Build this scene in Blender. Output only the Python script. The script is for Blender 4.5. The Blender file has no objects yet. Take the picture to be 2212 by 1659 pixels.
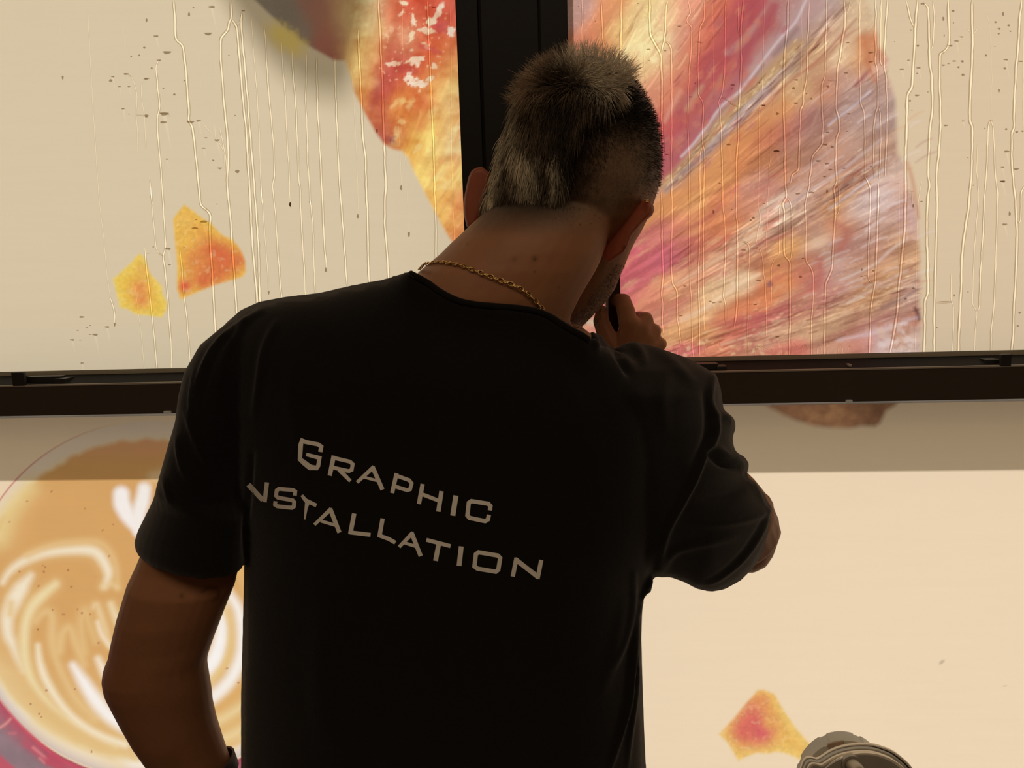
import bpy, bmesh, math, random
import numpy as np
from mathutils import Vector, Matrix, geometry
from mathutils.bvhtree import BVHTree

random.seed(7)
rng = np.random.default_rng(11)
SC = bpy.context.scene
COL = SC.collection
W, H, F = 2212.0, 1659.0, 1650.0
YAW, PIT, ROL = math.radians(-4.17), math.radians(-8.97), math.radians(-1.76)
EYE = Vector((0.0, 0.0, 1.5))
YW = 1.15                      # plane of the window film (metres in front of the camera)

# ------------------------------------------------------------------ camera
cy, sy, cp, sp = math.cos(YAW), math.sin(YAW), math.cos(PIT), math.sin(PIT)
FWD = Vector((sy * cp, cy * cp, sp))
r0 = FWD.cross(Vector((0, 0, 1))).normalized()
u0 = r0.cross(FWD)
cr, sr = math.cos(ROL), math.sin(ROL)
RGT = (cr * r0 + sr * u0)
UPV = (-sr * r0 + cr * u0)
cam_data = bpy.data.cameras.new('camera')
cam = bpy.data.objects.new('camera', cam_data)
COL.objects.link(cam)
cam_data.sensor_fit = 'HORIZONTAL'
cam_data.sensor_width = 36.0
cam_data.lens = F / W * 36.0
cam_data.clip_start = 0.02
m3 = Matrix((RGT, UPV, -FWD)).transposed()
cam.matrix_world = Matrix.Translation(EYE) @ m3.to_4x4()
SC.camera = cam

# ------------------------------------------------------------------ light, sky, exposure
SUN_E, SUN_A = math.radians(50), math.radians(12)
SUNV = Vector((-math.sin(SUN_A) * math.cos(SUN_E), math.cos(SUN_A) * math.cos(SUN_E), math.sin(SUN_E)))
sun_d = bpy.data.lights.new('sun', 'SUN')
sun_d.energy = 3.65
sun_d.angle = math.radians(1.0)
sun_d.color = (1.0, 1.0, 1.05)
sun = bpy.data.objects.new('sun', sun_d)
COL.objects.link(sun)
sun.location = (0, 4, 6)
sun.rotation_euler = SUNV.to_track_quat('Z', 'Y').to_euler()
world = bpy.data.worlds.new('world')
SC.world = world
world.use_nodes = True
bg = world.node_tree.nodes['Background']
bg.inputs['Color'].default_value = (1.0, 0.93, 0.83, 1)
bg.inputs['Strength'].default_value = 0.56
fill_d = bpy.data.lights.new('fill_light', 'AREA')  # unseen fill light, added to brighten the man's back
fill_d.shape = 'RECTANGLE'
fill_d.size, fill_d.size_y = 2.6, 0.8
fill_d.energy = 15.5
fill_d.color = (1.0, 0.80, 0.58)
fill = bpy.data.objects.new('fill_light', fill_d)
COL.objects.link(fill)
fill.location = (0.1, -0.7, 2.83)
SC.view_settings.view_transform = 'Standard'
SC.view_settings.look = 'None'
SC.view_settings.gamma = 1.0
SC.view_settings.exposure = 0.0
SC.view_settings.use_curve_mapping = False

# ------------------------------------------------------------------ helpers
def ray(px, py):
    return FWD + float((px - W / 2) / F) * RGT + float((H / 2 - py) / F) * UPV

def at(px, py, Y):
    """point of the place that lies on the photograph's pixel (px, py), Y metres away"""
    r = ray(px, py)
    return EYE + r * float(Y / r.y)

def project(P):
    """N x 3 world points -> N x 2 photograph pixels"""
    Q = np.asarray(P, float) - np.array(EYE)
    d = Q @ np.array(FWD)
    return np.stack([W / 2 + F * (Q @ np.array(RGT)) / d, H / 2 - F * (Q @ np.array(UPV)) / d], 1)

def lin(c):
    c = np.asarray(c, float) / 255.0
    return np.where(c <= 0.04045, c / 12.92, ((c + 0.055) / 1.055) ** 2.4)

def tag(o, label=None, cat=None, group=None, kind=None):
    if label: o['label'] = label
    if cat: o['category'] = cat
    if group: o['group'] = group
    if kind: o['kind'] = kind
    return o

def link(name, me, mats=(), parent=None, smooth=True):
    o = bpy.data.objects.new(name, me)
    COL.objects.link(o)
    for m in (mats if isinstance(mats, (list, tuple)) else [mats]):
        if m is not None and len(me.materials) < 8 and m.name not in [x.name for x in me.materials if x]:
            me.materials.append(m)
    if parent is not None:
        o.parent = parent
        if parent.type == 'EMPTY':                 # children are modelled in place
            o.matrix_parent_inverse = Matrix.Translation(-parent.location)
    if smooth and len(me.polygons):
        me.polygons.foreach_set('use_smooth', np.ones(len(me.polygons), bool))
    return o

def mesh_py(name, verts, faces):
    me = bpy.data.meshes.new(name)
    me.from_pydata([tuple(v) for v in verts], [], faces)
    me.update()
    return me

def from_bm(name, bm, mats=(), parent=None, smooth=False):
    me = bpy.data.meshes.new(name)
    bmesh.ops.recalc_face_normals(bm, faces=bm.faces)
    bm.to_mesh(me)
    bm.free()
    return link(name, me, mats, parent, smooth)

def add_box(bm, lo, hi, bevel=0.0):
    g = bmesh.ops.create_cube(bm, size=1.0)
    c = [(a + b) / 2 for a, b in zip(lo, hi)]
    s = [b - a for a, b in zip(lo, hi)]
    for v in g['verts']:
        v.co = Vector((c[0] + v.co.x * s[0], c[1] + v.co.y * s[1], c[2] + v.co.z * s[2]))
    if bevel:
        es = list({e for v in g['verts'] for e in v.link_edges})
        bmesh.ops.bevel(bm, geom=es, offset=bevel, segments=2, affect='EDGES', profile=0.6)

def box(name, lo, hi, mat, parent=None, bevel=0.0):
    bm = bmesh.new()
    add_box(bm, lo, hi, bevel)
    return from_bm(name, bm, mat, parent)

def empty(name, loc):
    o = bpy.data.objects.new(name, None)
    o.empty_display_size = 0.05
    o.location = loc
    COL.objects.link(o)
    return o

def material(name, color=(0.5, 0.5, 0.5), rough=0.5, metal=0.0, attr=None, spec=0.5, sheen=0.0, bump=0.0, bump_scale=200.0, mottle=0.0, mottle_scale=20.0):
    m = bpy.data.materials.new(name)
    m.use_nodes = True
    nt = m.node_tree
    p = nt.nodes['Principled BSDF']
    p.inputs['Base Color'].default_value = (*color, 1)
    p.inputs['Roughness'].default_value = rough
    p.inputs['Metallic'].default_value = metal
    p.inputs['Specular IOR Level'].default_value = spec
    if sheen:
        p.inputs['Sheen Weight'].default_value = sheen
        p.inputs['Sheen Roughness'].default_value = 0.45
        p.inputs['Sheen Tint'].default_value = (1.0, 0.93, 0.88, 1)
    src = None
    if attr:
        a = nt.nodes.new('ShaderNodeAttribute')
        a.attribute_name = attr
        src = a.outputs['Color']
    if mottle:
        tc = nt.nodes.new('ShaderNodeTexCoord')
        n = nt.nodes.new('ShaderNodeTexNoise')
        n.inputs['Scale'].default_value = mottle_scale
        n.inputs['Detail'].default_value = 5
        nt.links.new(tc.outputs['Object'], n.inputs['Vector'])
        mr = nt.nodes.new('ShaderNodeMapRange')
        mr.inputs['To Min'].default_value = 1 - mottle
        mr.inputs['To Max'].default_value = 1 + mottle
        nt.links.new(n.outputs['Fac'], mr.inputs['Value'])
        mx = nt.nodes.new('ShaderNodeVectorMath')
        mx.operation = 'MULTIPLY'
        if src is not None:
            nt.links.new(src, mx.inputs[0])
        else:
            mx.inputs[0].default_value = color
        nt.links.new(mr.outputs['Result'], mx.inputs[1])
        src = mx.outputs[0]
    if src is not None:
        nt.links.new(src, p.inputs['Base Color'])
    if bump:
        tc = nt.nodes.new('ShaderNodeTexCoord')
        n = nt.nodes.new('ShaderNodeTexNoise')
        n.inputs['Scale'].default_value = bump_scale
        n.inputs['Detail'].default_value = 3
        nt.links.new(tc.outputs['Object'], n.inputs['Vector'])
        b = nt.nodes.new('ShaderNodeBump')
        b.inputs['Strength'].default_value = bump
        b.inputs['Distance'].default_value = 0.002
        nt.links.new(n.outputs['Fac'], b.inputs['Height'])
        nt.links.new(b.outputs['Normal'], p.inputs['Normal'])
    return m

def set_color(me, name, rgb):
    a = me.color_attributes.new(name, 'FLOAT_COLOR', 'POINT')
    buf = np.ones((len(me.vertices), 4), np.float32)
    buf[:, :3] = rgb
    a.data.foreach_set('color', buf.ravel())

def verts_of(me):
    v = np.empty(len(me.vertices) * 3, np.float64)
    me.vertices.foreach_get('co', v)
    return v.reshape(-1, 3)

def normals_of(me):
    v = np.empty(len(me.vertices) * 3, np.float64)
    me.vertices.foreach_get('normal', v)
    return v.reshape(-1, 3)

def vnoise(x, y, seed=0):
    """smooth value noise in 0..1"""
    xi, yi = np.floor(x).astype(np.int64), np.floor(y).astype(np.int64)
    fx, fy = x - xi, y - yi
    fx, fy = fx * fx * (3 - 2 * fx), fy * fy * (3 - 2 * fy)
    def h(a, b):
        n = (a * 374761393 + b * 668265263 + seed * 974634777) & 0xFFFFFFFF
        n = ((n ^ (n >> 13)) * 1274126177) & 0xFFFFFFFF
        return ((n ^ (n >> 16)) & 0xFFFF) / 65535.0
    return (h(xi, yi) * (1 - fx) + h(xi + 1, yi) * fx) * (1 - fy) + (h(xi, yi + 1) * (1 - fx) + h(xi + 1, yi + 1) * fx) * fy

def fbm(x, y, seed=0, octs=3):
    s, a, t = 0.0, 1.0, 0.0
    for k in range(octs):
        s = s + a * vnoise(x * 2 ** k, y * 2 ** k, seed + k)
        t += a
        a *= 0.55
    return s / t

def smooth_path(pts, n):
    """Catmull-Rom resample of a polyline to n points (any dimension)"""
    P = np.asarray(pts, float)
    if len(P) < 3:
        t = np.linspace(0, 1, n)[:, None]
        return P[0] * (1 - t) + P[-1] * t
    d = np.r_[0, np.cumsum(np.maximum(np.linalg.norm(np.diff(P[:, :2], axis=0), axis=1), 1e-6))]
    t = np.linspace(0, d[-1], n)
    i = np.clip(np.searchsorted(d, t, 'right') - 1, 0, len(P) - 2)
    u = ((t - d[i]) / (d[i + 1] - d[i]))[:, None]
    p0 = P[np.maximum(i - 1, 0)]; p1 = P[i]; p2 = P[i + 1]; p3 = P[np.minimum(i + 2, len(P) - 1)]
    return 0.5 * (2 * p1 + (p2 - p0) * u + (2 * p0 - 5 * p1 + 4 * p2 - p3) * u ** 2 + (3 * p1 - p0 - 3 * p2 + p3) * u ** 3)

def resample(pts, step):
    """straight resample of a polyline at about step spacing"""
    P = np.asarray(pts, float)
    out = [P[0]]
    for a, b in zip(P[:-1], P[1:]):
        n = max(1, int(round(np.linalg.norm((b - a)[:2]) / step)))
        for k in range(1, n + 1):
            out.append(a + (b - a) * k / n)
    return np.array(out)

def dist_path(x, y, pts):
    """distance to a polyline and the fraction along it of the nearest point"""
    P = np.asarray(pts, float)
    L = np.r_[0, np.cumsum(np.linalg.norm(np.diff(P, axis=0), axis=1))]
    best = np.full(x.shape, 1e9)
    frac = np.zeros(x.shape)
    for k in range(len(P) - 1):
        ax, ay = P[k]; bx, by = P[k + 1]
        dx, dy = bx - ax, by - ay
        l2 = dx * dx + dy * dy + 1e-9
        t = np.clip(((x - ax) * dx + (y - ay) * dy) / l2, 0, 1)
        d = np.hypot(x - ax - t * dx, y - ay - t * dy)
        m = d < best
        best = np.where(m, d, best)
        frac = np.where(m, (L[k] + t * (L[k + 1] - L[k])) / L[-1], frac)
    return best, frac

def inside(x, y, poly):
    P = np.asarray(poly, float)
    r = np.zeros(x.shape, bool)
    j = len(P) - 1
    for i in range(len(P)):
        xi, yi = P[i]; xj, yj = P[j]
        if yi != yj:
            r ^= ((yi > y) != (yj > y)) & (x < (xj - xi) * (y - yi) / (yj - yi) + xi)
        j = i
    return r

def poly_mask(x, y, poly, soft=3.0):
    P = np.vstack([poly, poly[:1]])
    d, _ = dist_path(x, y, P)
    s = np.where(inside(x, y, poly), d, -d)
    return np.clip(s / soft * 0.5 + 0.5, 0, 1)

def ring_pts(a, b, Y, rd, n=28, near=None):
    """ring of a limb: a, b are the pixels of its two outlines, Y its distance, rd its half depth; near = pixel and distance of the side towards the camera"""
    A, B = at(a[0], a[1], Y), at(b[0], b[1], Y)
    c, h = (A + B) / 2, (B - A) / 2
    q = Vector((0, -rd, 0)) if near is None else at(*near) - c
    return [c + h * math.cos(t) + q * math.sin(t) for t in (2 * math.pi * k / n for k in range(n))]

def loft(bm, rings, cap=True):
    n = len(rings[0])
    vs = [[bm.verts.new(p) for p in r] for r in rings]
    for r, s in zip(vs[:-1], vs[1:]):
        for k in range(n):
            bm.faces.new((r[k], r[(k + 1) % n], s[(k + 1) % n], s[k]))
    if cap:
        bm.faces.new(vs[0][::-1])
        bm.faces.new(vs[-1])

def tube(bm, pts, radii, n=12, flat=1.0, steps=0):
    """rounded tube through 3-D points"""
    P = [Vector(p) for p in pts]
    R = list(radii)
    if steps:
        Q = smooth_path(np.array([[*p, r] for p, r in zip(P, R)]), steps)
        P = [Vector(q[:3]) for q in Q]; R = [max(q[3], 1e-4) for q in Q]
    t0 = (P[1] - P[0]).normalized(); t1 = (P[-1] - P[-2]).normalized()
    pre, post = [], []
    for k in (0.98, 0.8, 0.45):
        pre.append((P[0] - t0 * R[0] * k, R[0] * math.sqrt(max(1 - k * k, 0.02))))
        post.insert(0, (P[-1] + t1 * R[-1] * k, R[-1] * math.sqrt(max(1 - k * k, 0.02))))
    seq = pre + list(zip(P, R)) + post
    rings, prev = [], None
    for i, (c, r) in enumerate(seq):
        a = seq[max(i - 1, 0)][0]; b = seq[min(i + 1, len(seq) - 1)][0]
        t = (b - a).normalized()
        if prev is None:
            prev = t.orthogonal().normalized()
        e = (prev - t * prev.dot(t)).normalized()
        f = t.cross(e)
        prev = e
        rings.append([c + e * r * math.cos(w) + f * r * flat * math.sin(w) for w in (2 * math.pi * k / n for k in range(n))])
    loft(bm, rings)

def remeshed(name, bm, voxel, smooth_n=3):
    """fuse every closed piece of bm into one continuous skin"""
    bmesh.ops.recalc_face_normals(bm, faces=bm.faces)
    me = bpy.data.meshes.new(name + '_cage')
    bm.to_mesh(me); bm.free()
    o = bpy.data.objects.new(name + '_cage', me)
    COL.objects.link(o)
    md = o.modifiers.new('r', 'REMESH'); md.mode = 'VOXEL'; md.voxel_size = voxel
    ms = o.modifiers.new('s', 'SMOOTH'); ms.factor = 0.5; ms.iterations = smooth_n
    dg = bpy.context.evaluated_depsgraph_get()
    out = bpy.data.meshes.new_from_object(o.evaluated_get(dg))
    bpy.data.objects.remove(o); bpy.data.meshes.remove(me)
    out.name = name
    return out

def bvh_of(*meshes):
    V, Fc, o = [], [], 0
    for me in meshes:
        V += [v.co.copy() for v in me.vertices]
        Fc += [[i + o for i in p.vertices] for p in me.polygons]
        o = len(V)
    return BVHTree.FromPolygons(V, Fc)

def hit(bvh, px, py):
    d = ray(px, py).normalized()
    loc, nor, idx, dist = bvh.ray_cast(EYE, d)
    return loc, nor

def extrude_px(bm, poly, Y, thick, n_back=True):
    """a plate with the outline poly (pixels) at distance Y and real thickness"""
    a = [bm.verts.new(at(p[0], p[1], Y)) for p in poly]
    b = [bm.verts.new(v.co + Vector((0, thick, 0))) for v in a]
    n = len(a)
    bm.faces.new(a); bm.faces.new(b[::-1])
    for k in range(n):
        bm.faces.new((a[k], b[k], b[(k + 1) % n], a[(k + 1) % n]))

# ------------------------------------------------------------------ materials
M_frame = material('dark_frame_metal', (0.054, 0.042, 0.030), 0.42, spec=0.4, bump=0.05, bump_scale=400)
M_edge = material('pale_frame_edge', (0.36, 0.31, 0.25), 0.45, bump=0.05)  # highlight along the lip put into a pale colour
M_mull = material('darkened_frame', (0.0075, 0.0052, 0.0034), 0.5, spec=0.25, bump=0.05, bump_scale=300)  # frame finish darkened to paint in its weaker reflection
M_ledge = material('dull_black_ledge', (0.010, 0.008, 0.007), 0.7, spec=0.15)  # darker and duller than the transom face
M_plast = material('black_plastic', (0.016, 0.014, 0.013), 0.45)
M_white = material('white_clip_plastic', (0.75, 0.78, 0.80), 0.4)
M_seal = material('pale_seal', (0.62, 0.56, 0.47), 0.5)
M_wall = material('painted_wall', (0.42, 0.34, 0.26), 0.8, mottle=0.06, mottle_scale=3)
M_floor = material('floor_tiles', (0.22, 0.17, 0.12), 0.5, mottle=0.2, mottle_scale=6)
M_ceil = material('ceiling_paint', (0.5, 0.43, 0.35), 0.9, mottle=0.04, mottle_scale=4)
M_ground = material('pavement', (0.38, 0.33, 0.27), 0.9, mottle=0.2, mottle_scale=4)
M_shirt = material('black_cotton', (0.0078, 0.0064, 0.0057), 0.9, spec=0.12, sheen=0.2, bump=0.25, bump_scale=900)
M_print = material('pale_grey_print', (0.93, 0.88, 0.79), 0.7, mottle=0.07, mottle_scale=220)
M_skin = material('skin', attr='tone', rough=0.55, spec=0.3, mottle=0.05, mottle_scale=60, bump=0.12, bump_scale=700)
M_hair = material('hair', attr='tone', rough=0.55, spec=0.25)
M_gold = material('gold', (0.72, 0.48, 0.18), 0.28, 1.0)
M_cloth = material('dark_denim', (0.02, 0.022, 0.03), 0.9, mottle=0.1)
M_shoe = material('shoe_rubber', (0.03, 0.03, 0.03), 0.6)
M_tool = material('brown_felt', (0.028, 0.014, 0.009), 0.8, bump=0.2)
M_blade = material('grey_blade', (0.30, 0.27, 0.23), 0.45)
M_band = material('woven_band', (0.035, 0.02, 0.022), 0.7, mottle=0.4, mottle_scale=300)
M_grey = material('dark_grey_moulding', (0.38, 0.345, 0.29), 0.5, mottle=0.12, mottle_scale=40)
M_grey2 = material('grey_green_moulding', (0.42, 0.40, 0.35), 0.45, mottle=0.15, mottle_scale=30)
M_rim = material('pale_rim', (0.85, 0.76, 0.62), 0.45)
M_rust = material('tan_label', (0.27, 0.19, 0.125), 0.7, mottle=0.2, mottle_scale=60)
M_dark = material('flat_black', (0.012, 0.011, 0.010), 0.6)
M_stub = material('worn_metal_stub', (0.30, 0.25, 0.19), 0.4, 0.2, mottle=0.25, mottle_scale=90)

def ear_material():
    m = bpy.data.materials.new('ear_skin')
    m.use_nodes = True
    nt = m.node_tree
    p = nt.nodes['Principled BSDF']
    out = nt.nodes['Material Output']
    p.inputs['Base Color'].default_value = (0.42, 0.16, 0.085, 1)
    p.inputs['Roughness'].default_value = 0.5
    t = nt.nodes.new('ShaderNodeBsdfTranslucent')
    t.inputs['Color'].default_value = (0.62, 0.15, 0.075, 1)
    mx = nt.nodes.new('ShaderNodeMixShader')
    mx.inputs['Fac'].default_value = 0.42
    nt.links.new(p.outputs[0], mx.inputs[1]); nt.links.new(t.outputs[0], mx.inputs[2])
    nt.links.new(mx.outputs[0], out.inputs['Surface'])
    return m
M_ear = ear_material()

def film_material(name):
    m = bpy.data.materials.new(name)
    m.use_nodes = True
    nt = m.node_tree
    nt.nodes.remove(nt.nodes['Principled BSDF'])
    out = nt.nodes['Material Output']
    a = nt.nodes.new('ShaderNodeAttribute'); a.attribute_name = 'print'
    tc = nt.nodes.new('ShaderNodeTexCoord')
    n = nt.nodes.new('ShaderNodeTexNoise'); n.inputs['Scale'].default_value = 900; n.inputs['Detail'].default_value = 2
    nt.links.new(tc.outputs['Object'], n.inputs['Vector'])
    mr = nt.nodes.new('ShaderNodeMapRange'); mr.inputs['To Min'].default_value = 0.97; mr.inputs['To Max'].default_value = 1.03
    nt.links.new(n.outputs['Fac'], mr.inputs['Value'])
    mu = nt.nodes.new('ShaderNodeVectorMath'); mu.operation = 'MULTIPLY'
    nt.links.new(a.outputs['Color'], mu.inputs[0]); nt.links.new(mr.outputs['Result'], mu.inputs[1])
    d = nt.nodes.new('ShaderNodeBsdfDiffuse'); t = nt.nodes.new('ShaderNodeBsdfTranslucent')
    nt.links.new(mu.outputs[0], d.inputs['Color']); nt.links.new(mu.outputs[0], t.inputs['Color'])
    mx = nt.nodes.new('ShaderNodeMixShader'); mx.inputs['Fac'].default_value = 0.85
    nt.links.new(d.outputs[0], mx.inputs[1]); nt.links.new(t.outputs[0], mx.inputs[2])
    nt.links.new(mx.outputs[0], out.inputs['Surface'])
    return m
M_film = film_material('printed_film')

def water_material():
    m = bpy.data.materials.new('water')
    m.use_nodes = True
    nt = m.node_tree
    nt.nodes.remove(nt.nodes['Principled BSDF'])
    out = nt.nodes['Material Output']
    a = nt.nodes.new('ShaderNodeAttribute'); a.attribute_name = 'lens'  # colour gain that imitates the water gathering light
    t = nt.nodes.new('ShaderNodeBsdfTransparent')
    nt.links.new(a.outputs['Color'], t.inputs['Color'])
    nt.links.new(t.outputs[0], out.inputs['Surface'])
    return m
M_water = water_material()

def glass_material():
    m = bpy.data.materials.new('window_glass')
    m.use_nodes = True
    nt = m.node_tree
    nt.nodes.remove(nt.nodes['Principled BSDF'])
    out = nt.nodes['Material Output']
    t = nt.nodes.new('ShaderNodeBsdfTransparent'); t.inputs['Color'].default_value = (0.97, 0.98, 0.97, 1)
    g = nt.nodes.new('ShaderNodeBsdfGlossy'); g.inputs['Roughness'].default_value = 0.02
    mx = nt.nodes.new('ShaderNodeMixShader'); mx.inputs['Fac'].default_value = 0.04
    nt.links.new(t.outputs[0], mx.inputs[1]); nt.links.new(g.outputs[0], mx.inputs[2])
    nt.links.new(mx.outputs[0], out.inputs['Surface'])
    return m
M_glass = glass_material()

def glow_material(name, col):
    """thin pale plastic that lets daylight through"""
    m = bpy.data.materials.new(name)
    m.use_nodes = True
    nt = m.node_tree
    nt.nodes.remove(nt.nodes['Principled BSDF'])
    out = nt.nodes['Material Output']
    d = nt.nodes.new('ShaderNodeBsdfDiffuse'); t = nt.nodes.new('ShaderNodeBsdfTranslucent')
    d.inputs['Color'].default_value = (*col, 1); t.inputs['Color'].default_value = (*col, 1)
    mx = nt.nodes.new('ShaderNodeMixShader'); mx.inputs['Fac'].default_value = 0.8
    nt.links.new(d.outputs[0], mx.inputs[1]); nt.links.new(t.outputs[0], mx.inputs[2])
    nt.links.new(mx.outputs[0], out.inputs['Surface'])
    return m
M_strip = glow_material('translucent_strip', (0.93, 0.93, 0.93))
M_bead = glow_material('translucent_bead', (0.46, 0.40, 0.31))

# ================================================================== SETTING
def struct(o):
    o['kind'] = 'structure'
    return o
XL, XR, ZT = -2.3, 2.3, 2.9
WX0, WX1, WZ0, WZ1 = -1.75, 1.65, 0.35, 2.55        # the glazed opening
struct(box('floor', (XL - .1, -4.1, -.1), (XR + .1, YW + .25, 0), M_floor))
struct(box('ceiling', (XL - .1, -4.1, ZT), (XR + .1, YW + .25, ZT + .1), M_ceil))
struct(box('wall_left', (XL - .1, -4.0, 0), (XL, YW + .25, ZT), M_wall))
struct(box('wall_right', (XR, -4.0, 0), (XR + .1, YW + .25, ZT), M_wall))
struct(box('wall_back', (XL, -4.1, 0), (XR, -4.0, ZT), M_wall))
bm = bmesh.new()
add_box(bm, (XL, YW - .05, 0), (XR, YW + .25, WZ0))
add_box(bm, (XL, YW - .05, WZ1), (XR, YW + .25, ZT))
add_box(bm, (XL, YW - .05, WZ0), (WX0, YW + .25, WZ1))
add_box(bm, (WX1, YW - .05, WZ0), (XR, YW + .25, WZ1))
struct(from_bm('wall_front', bm, M_wall))
struct(box('trim_5', (-30, YW + .25, -.12), (30, 40, -.02), M_ground))          # pavement outside

# mullion and transom of the shop window
YF = YW - 0.05                    # front face of the frame
mxl = at(983, 0, YF).x
mxr = at(1226, 20, YF).x
z_top = at(1106, 785, YW).z       # foot of the upper panes
z_led = at(1106, 811, YF).z       # front lip of the ledge
z_bot = at(1106, 881, YF).z       # underside
TX0, TX1 = WX0, WX1
mull = struct(box('trim_1', (mxl + .012, YF + .012, z_top - .02), (mxr - .004, YW + .05, WZ1), M_mull))
def bead(name, x0, x1, y0, y1, mat=M_mull):
    box(name, (x0, y0, z_top + .001), (x1, y1, WZ1), mat, mull, 0.0015)
wm = mxr - mxl
bead('stop_bead', mxl, mxl + .030, YF, YF + .03)
bead('stop_bead', mxl + .033, mxl + .112, YF + .005, YF + .03)
bead('stop_bead', mxl + .1145, mxr, YF + .002, YF + .03)
low_mull = struct(box('trim_2', (mxl + .02, YF + .02, WZ0), (mxr - .02, YW + .05, z_bot + .01), M_frame))
SILL_D = 0.10
tran = struct(box('trim_3', (TX0, YF, z_bot), (TX1, YW - .006, z_led), M_frame, None, 0.002))
bm = bmesh.new()                  # ledge, sloping gently from the glass to the lip
pr = [(YF + .004, z_led - .004), (YF + .004, z_led + .0005), (YW - .002, z_top), (YW - .002, z_led - .02)]
va = [bm.verts.new((TX0, y, z)) for y, z in pr]; vb = [bm.verts.new((TX1, y, z)) for y, z in pr]
bm.faces.new(va); bm.faces.new(vb[::-1])
for k in range(4):
    bm.faces.new((va[k], vb[k], vb[(k + 1) % 4], va[(k + 1) % 4]))
from_bm('ledge', bm, M_ledge, tran)
box('lip_edge', (TX0, YF - .0012, z_led - .0022), (TX1, YF + .004, z_led + .0004), M_edge, tran, .0005)
box('glazing_seal', (TX0, YW - .010, z_top - .002), (mxl, YW - .001, z_top + .0042), M_bead, tran, .001)
box('glazing_seal', (mxr, YW - .010, z_top - .002), (TX1, YW - .001, z_top + .0042), M_bead, tran, .001)
box('outer_sill', (TX0, YW + .012, z_bot + .004), (TX1, YW + SILL_D, z_top - .004), M_frame, tran, .002)
box('outer_fin', (mxl + .03, YW + .012, z_top), (mxr - .002, YW + .05, WZ1), M_frame, mull, .001)
z_vis = EYE.z + (z_bot - EYE.z) * YW / YF            # where the film comes into view under the transom
box('light_gap_strip', (TX0, YW - .003, z_vis - .0024), (TX1, YW - .0012, z_bot + .006), M_strip, tran)  # translucent strip added where light leaks through the gap
def tab(px, py0, py1, wpx, Y=YF - .002):
    a, b = at(px - wpx / 2, py1, Y), at(px + wpx / 2, py0, Y)
    bm = bmesh.new()
    add_box(bm, (a.x, Y, a.z), (b.x, Y + .006, b.z), .0012)
    from_bm('clip', bm, M_plast, tran)
tab(38.5, 804, 834, 23)
tab(2174, 765, 792, 25)
def latch(pts, Y):
    bm = bmesh.new()
    for x0, x1, y0, y1, dy in pts:
        a, b = at(x0, y1, Y), at(x1, y0, Y)
        add_box(bm, (a.x, Y + dy, a.z), (b.x, Y + .022, b.z), .001)
    return from_bm('latch', bm, M_plast, tran)
latch([(52, 122, 814, 831, 0.006), (118, 140, 818, 829, 0.0)], YF + .006)
latch([(2132, 2163, 777, 790, 0.004)], YF + .006)
latch([(1500, 1553, 786, 803, 0.004), (1548, 1571, 791, 802, 0.0)], YF + .006)
for px, py in ((363, 890), (1833, 866)):
    a, b = at(px - 7, py + 3, YF), at(px + 7, py - 3, YF)
    box('white_clip', (a.x, YF - .004, a.z), (b.x, YF + .001, b.z), M_white, tran, .001)
a, b = at(1832, 796, YF + .01), at(1840, 787, YF + .01)
box('chip', (a.x, YF + .008, a.z), (b.x, YF + .02, b.z), M_edge, tran, .001)
# outer frame members
struct(box('trim_6', (WX0 - .01, YF, WZ0 - .01), (WX0 + .06, YW + .05, WZ1), M_frame))
struct(box('trim_7', (WX1 - .06, YF, WZ0 - .01), (WX1 + .01, YW + .05, WZ1), M_frame))
struct(box('trim_8', (WX0, YF, WZ1 - .06), (WX1, YW + .05, WZ1 + .01), M_frame))
struct(box('trim_9', (WX0, YF, WZ0 - .01), (WX1, YW + .05, WZ0 + .06), M_frame))
# unseen plate, shaped from its shadow outline and added to throw the soft shadow
T_C = 2.3
bm = bmesh.new()
sh = [(470, -80), (520, -5), (560, 52), (640, 118), (690, 132), (738, 130), (746, 70), (765, 10), (800, -90)]
q = [at(px, py, YW) + SUNV * T_C for px, py in sh]
q = [q[0] + Vector((-.25, 0, .55))] + q + [q[-1] + Vector((.25, 0, .55))]
va = [bm.verts.new(p) for p in q]; vb = [bm.verts.new(p + Vector((0, .04, 0))) for p in q]
bm.faces.new(va); bm.faces.new(vb[::-1])
for k in range(len(va)):
    bm.faces.new((va[k], vb[k], vb[(k + 1) % len(va)], va[(k + 1) % len(va)]))
top = max(p.z for p in q)
add_box(bm, (q[4].x - .03, YW + .2, top - .06), (q[4].x + .03, q[0].y + .02, top + .02))
add_box(bm, (q[4].x - .5, YW + .05, ZT + .1), (q[4].x + .5, YW + .25, top + .4))
struct(from_bm('shadow_caster', bm, M_frame))

panes = [('window_1', WX0 + .05, mxl + .02, z_top - .01, WZ1 - .05), ('window_2', mxr - .01, WX1 - .05, z_top - .01, WZ1 - .05),
         ('window_3', WX0 + .05, mxl + .03, WZ0 + .05, z_bot + .01), ('window_4', mxr - .03, WX1 - .05, WZ0 + .05, z_bot + .01)]
for nm, x0, x1, z0, z1 in panes:
    struct(box(nm, (x0, YW + .003, z0), (x1, YW + .009, z1), M_glass))

# ================================================================== THE PRINTED FILMS
# colours are those of the print with the light of the lit window divided out
G_UP, G_LO = np.array([.995, .985, .955]), np.array([.995, .985, .955])
def pc(c, g):
    return lin(c) / g

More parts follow.
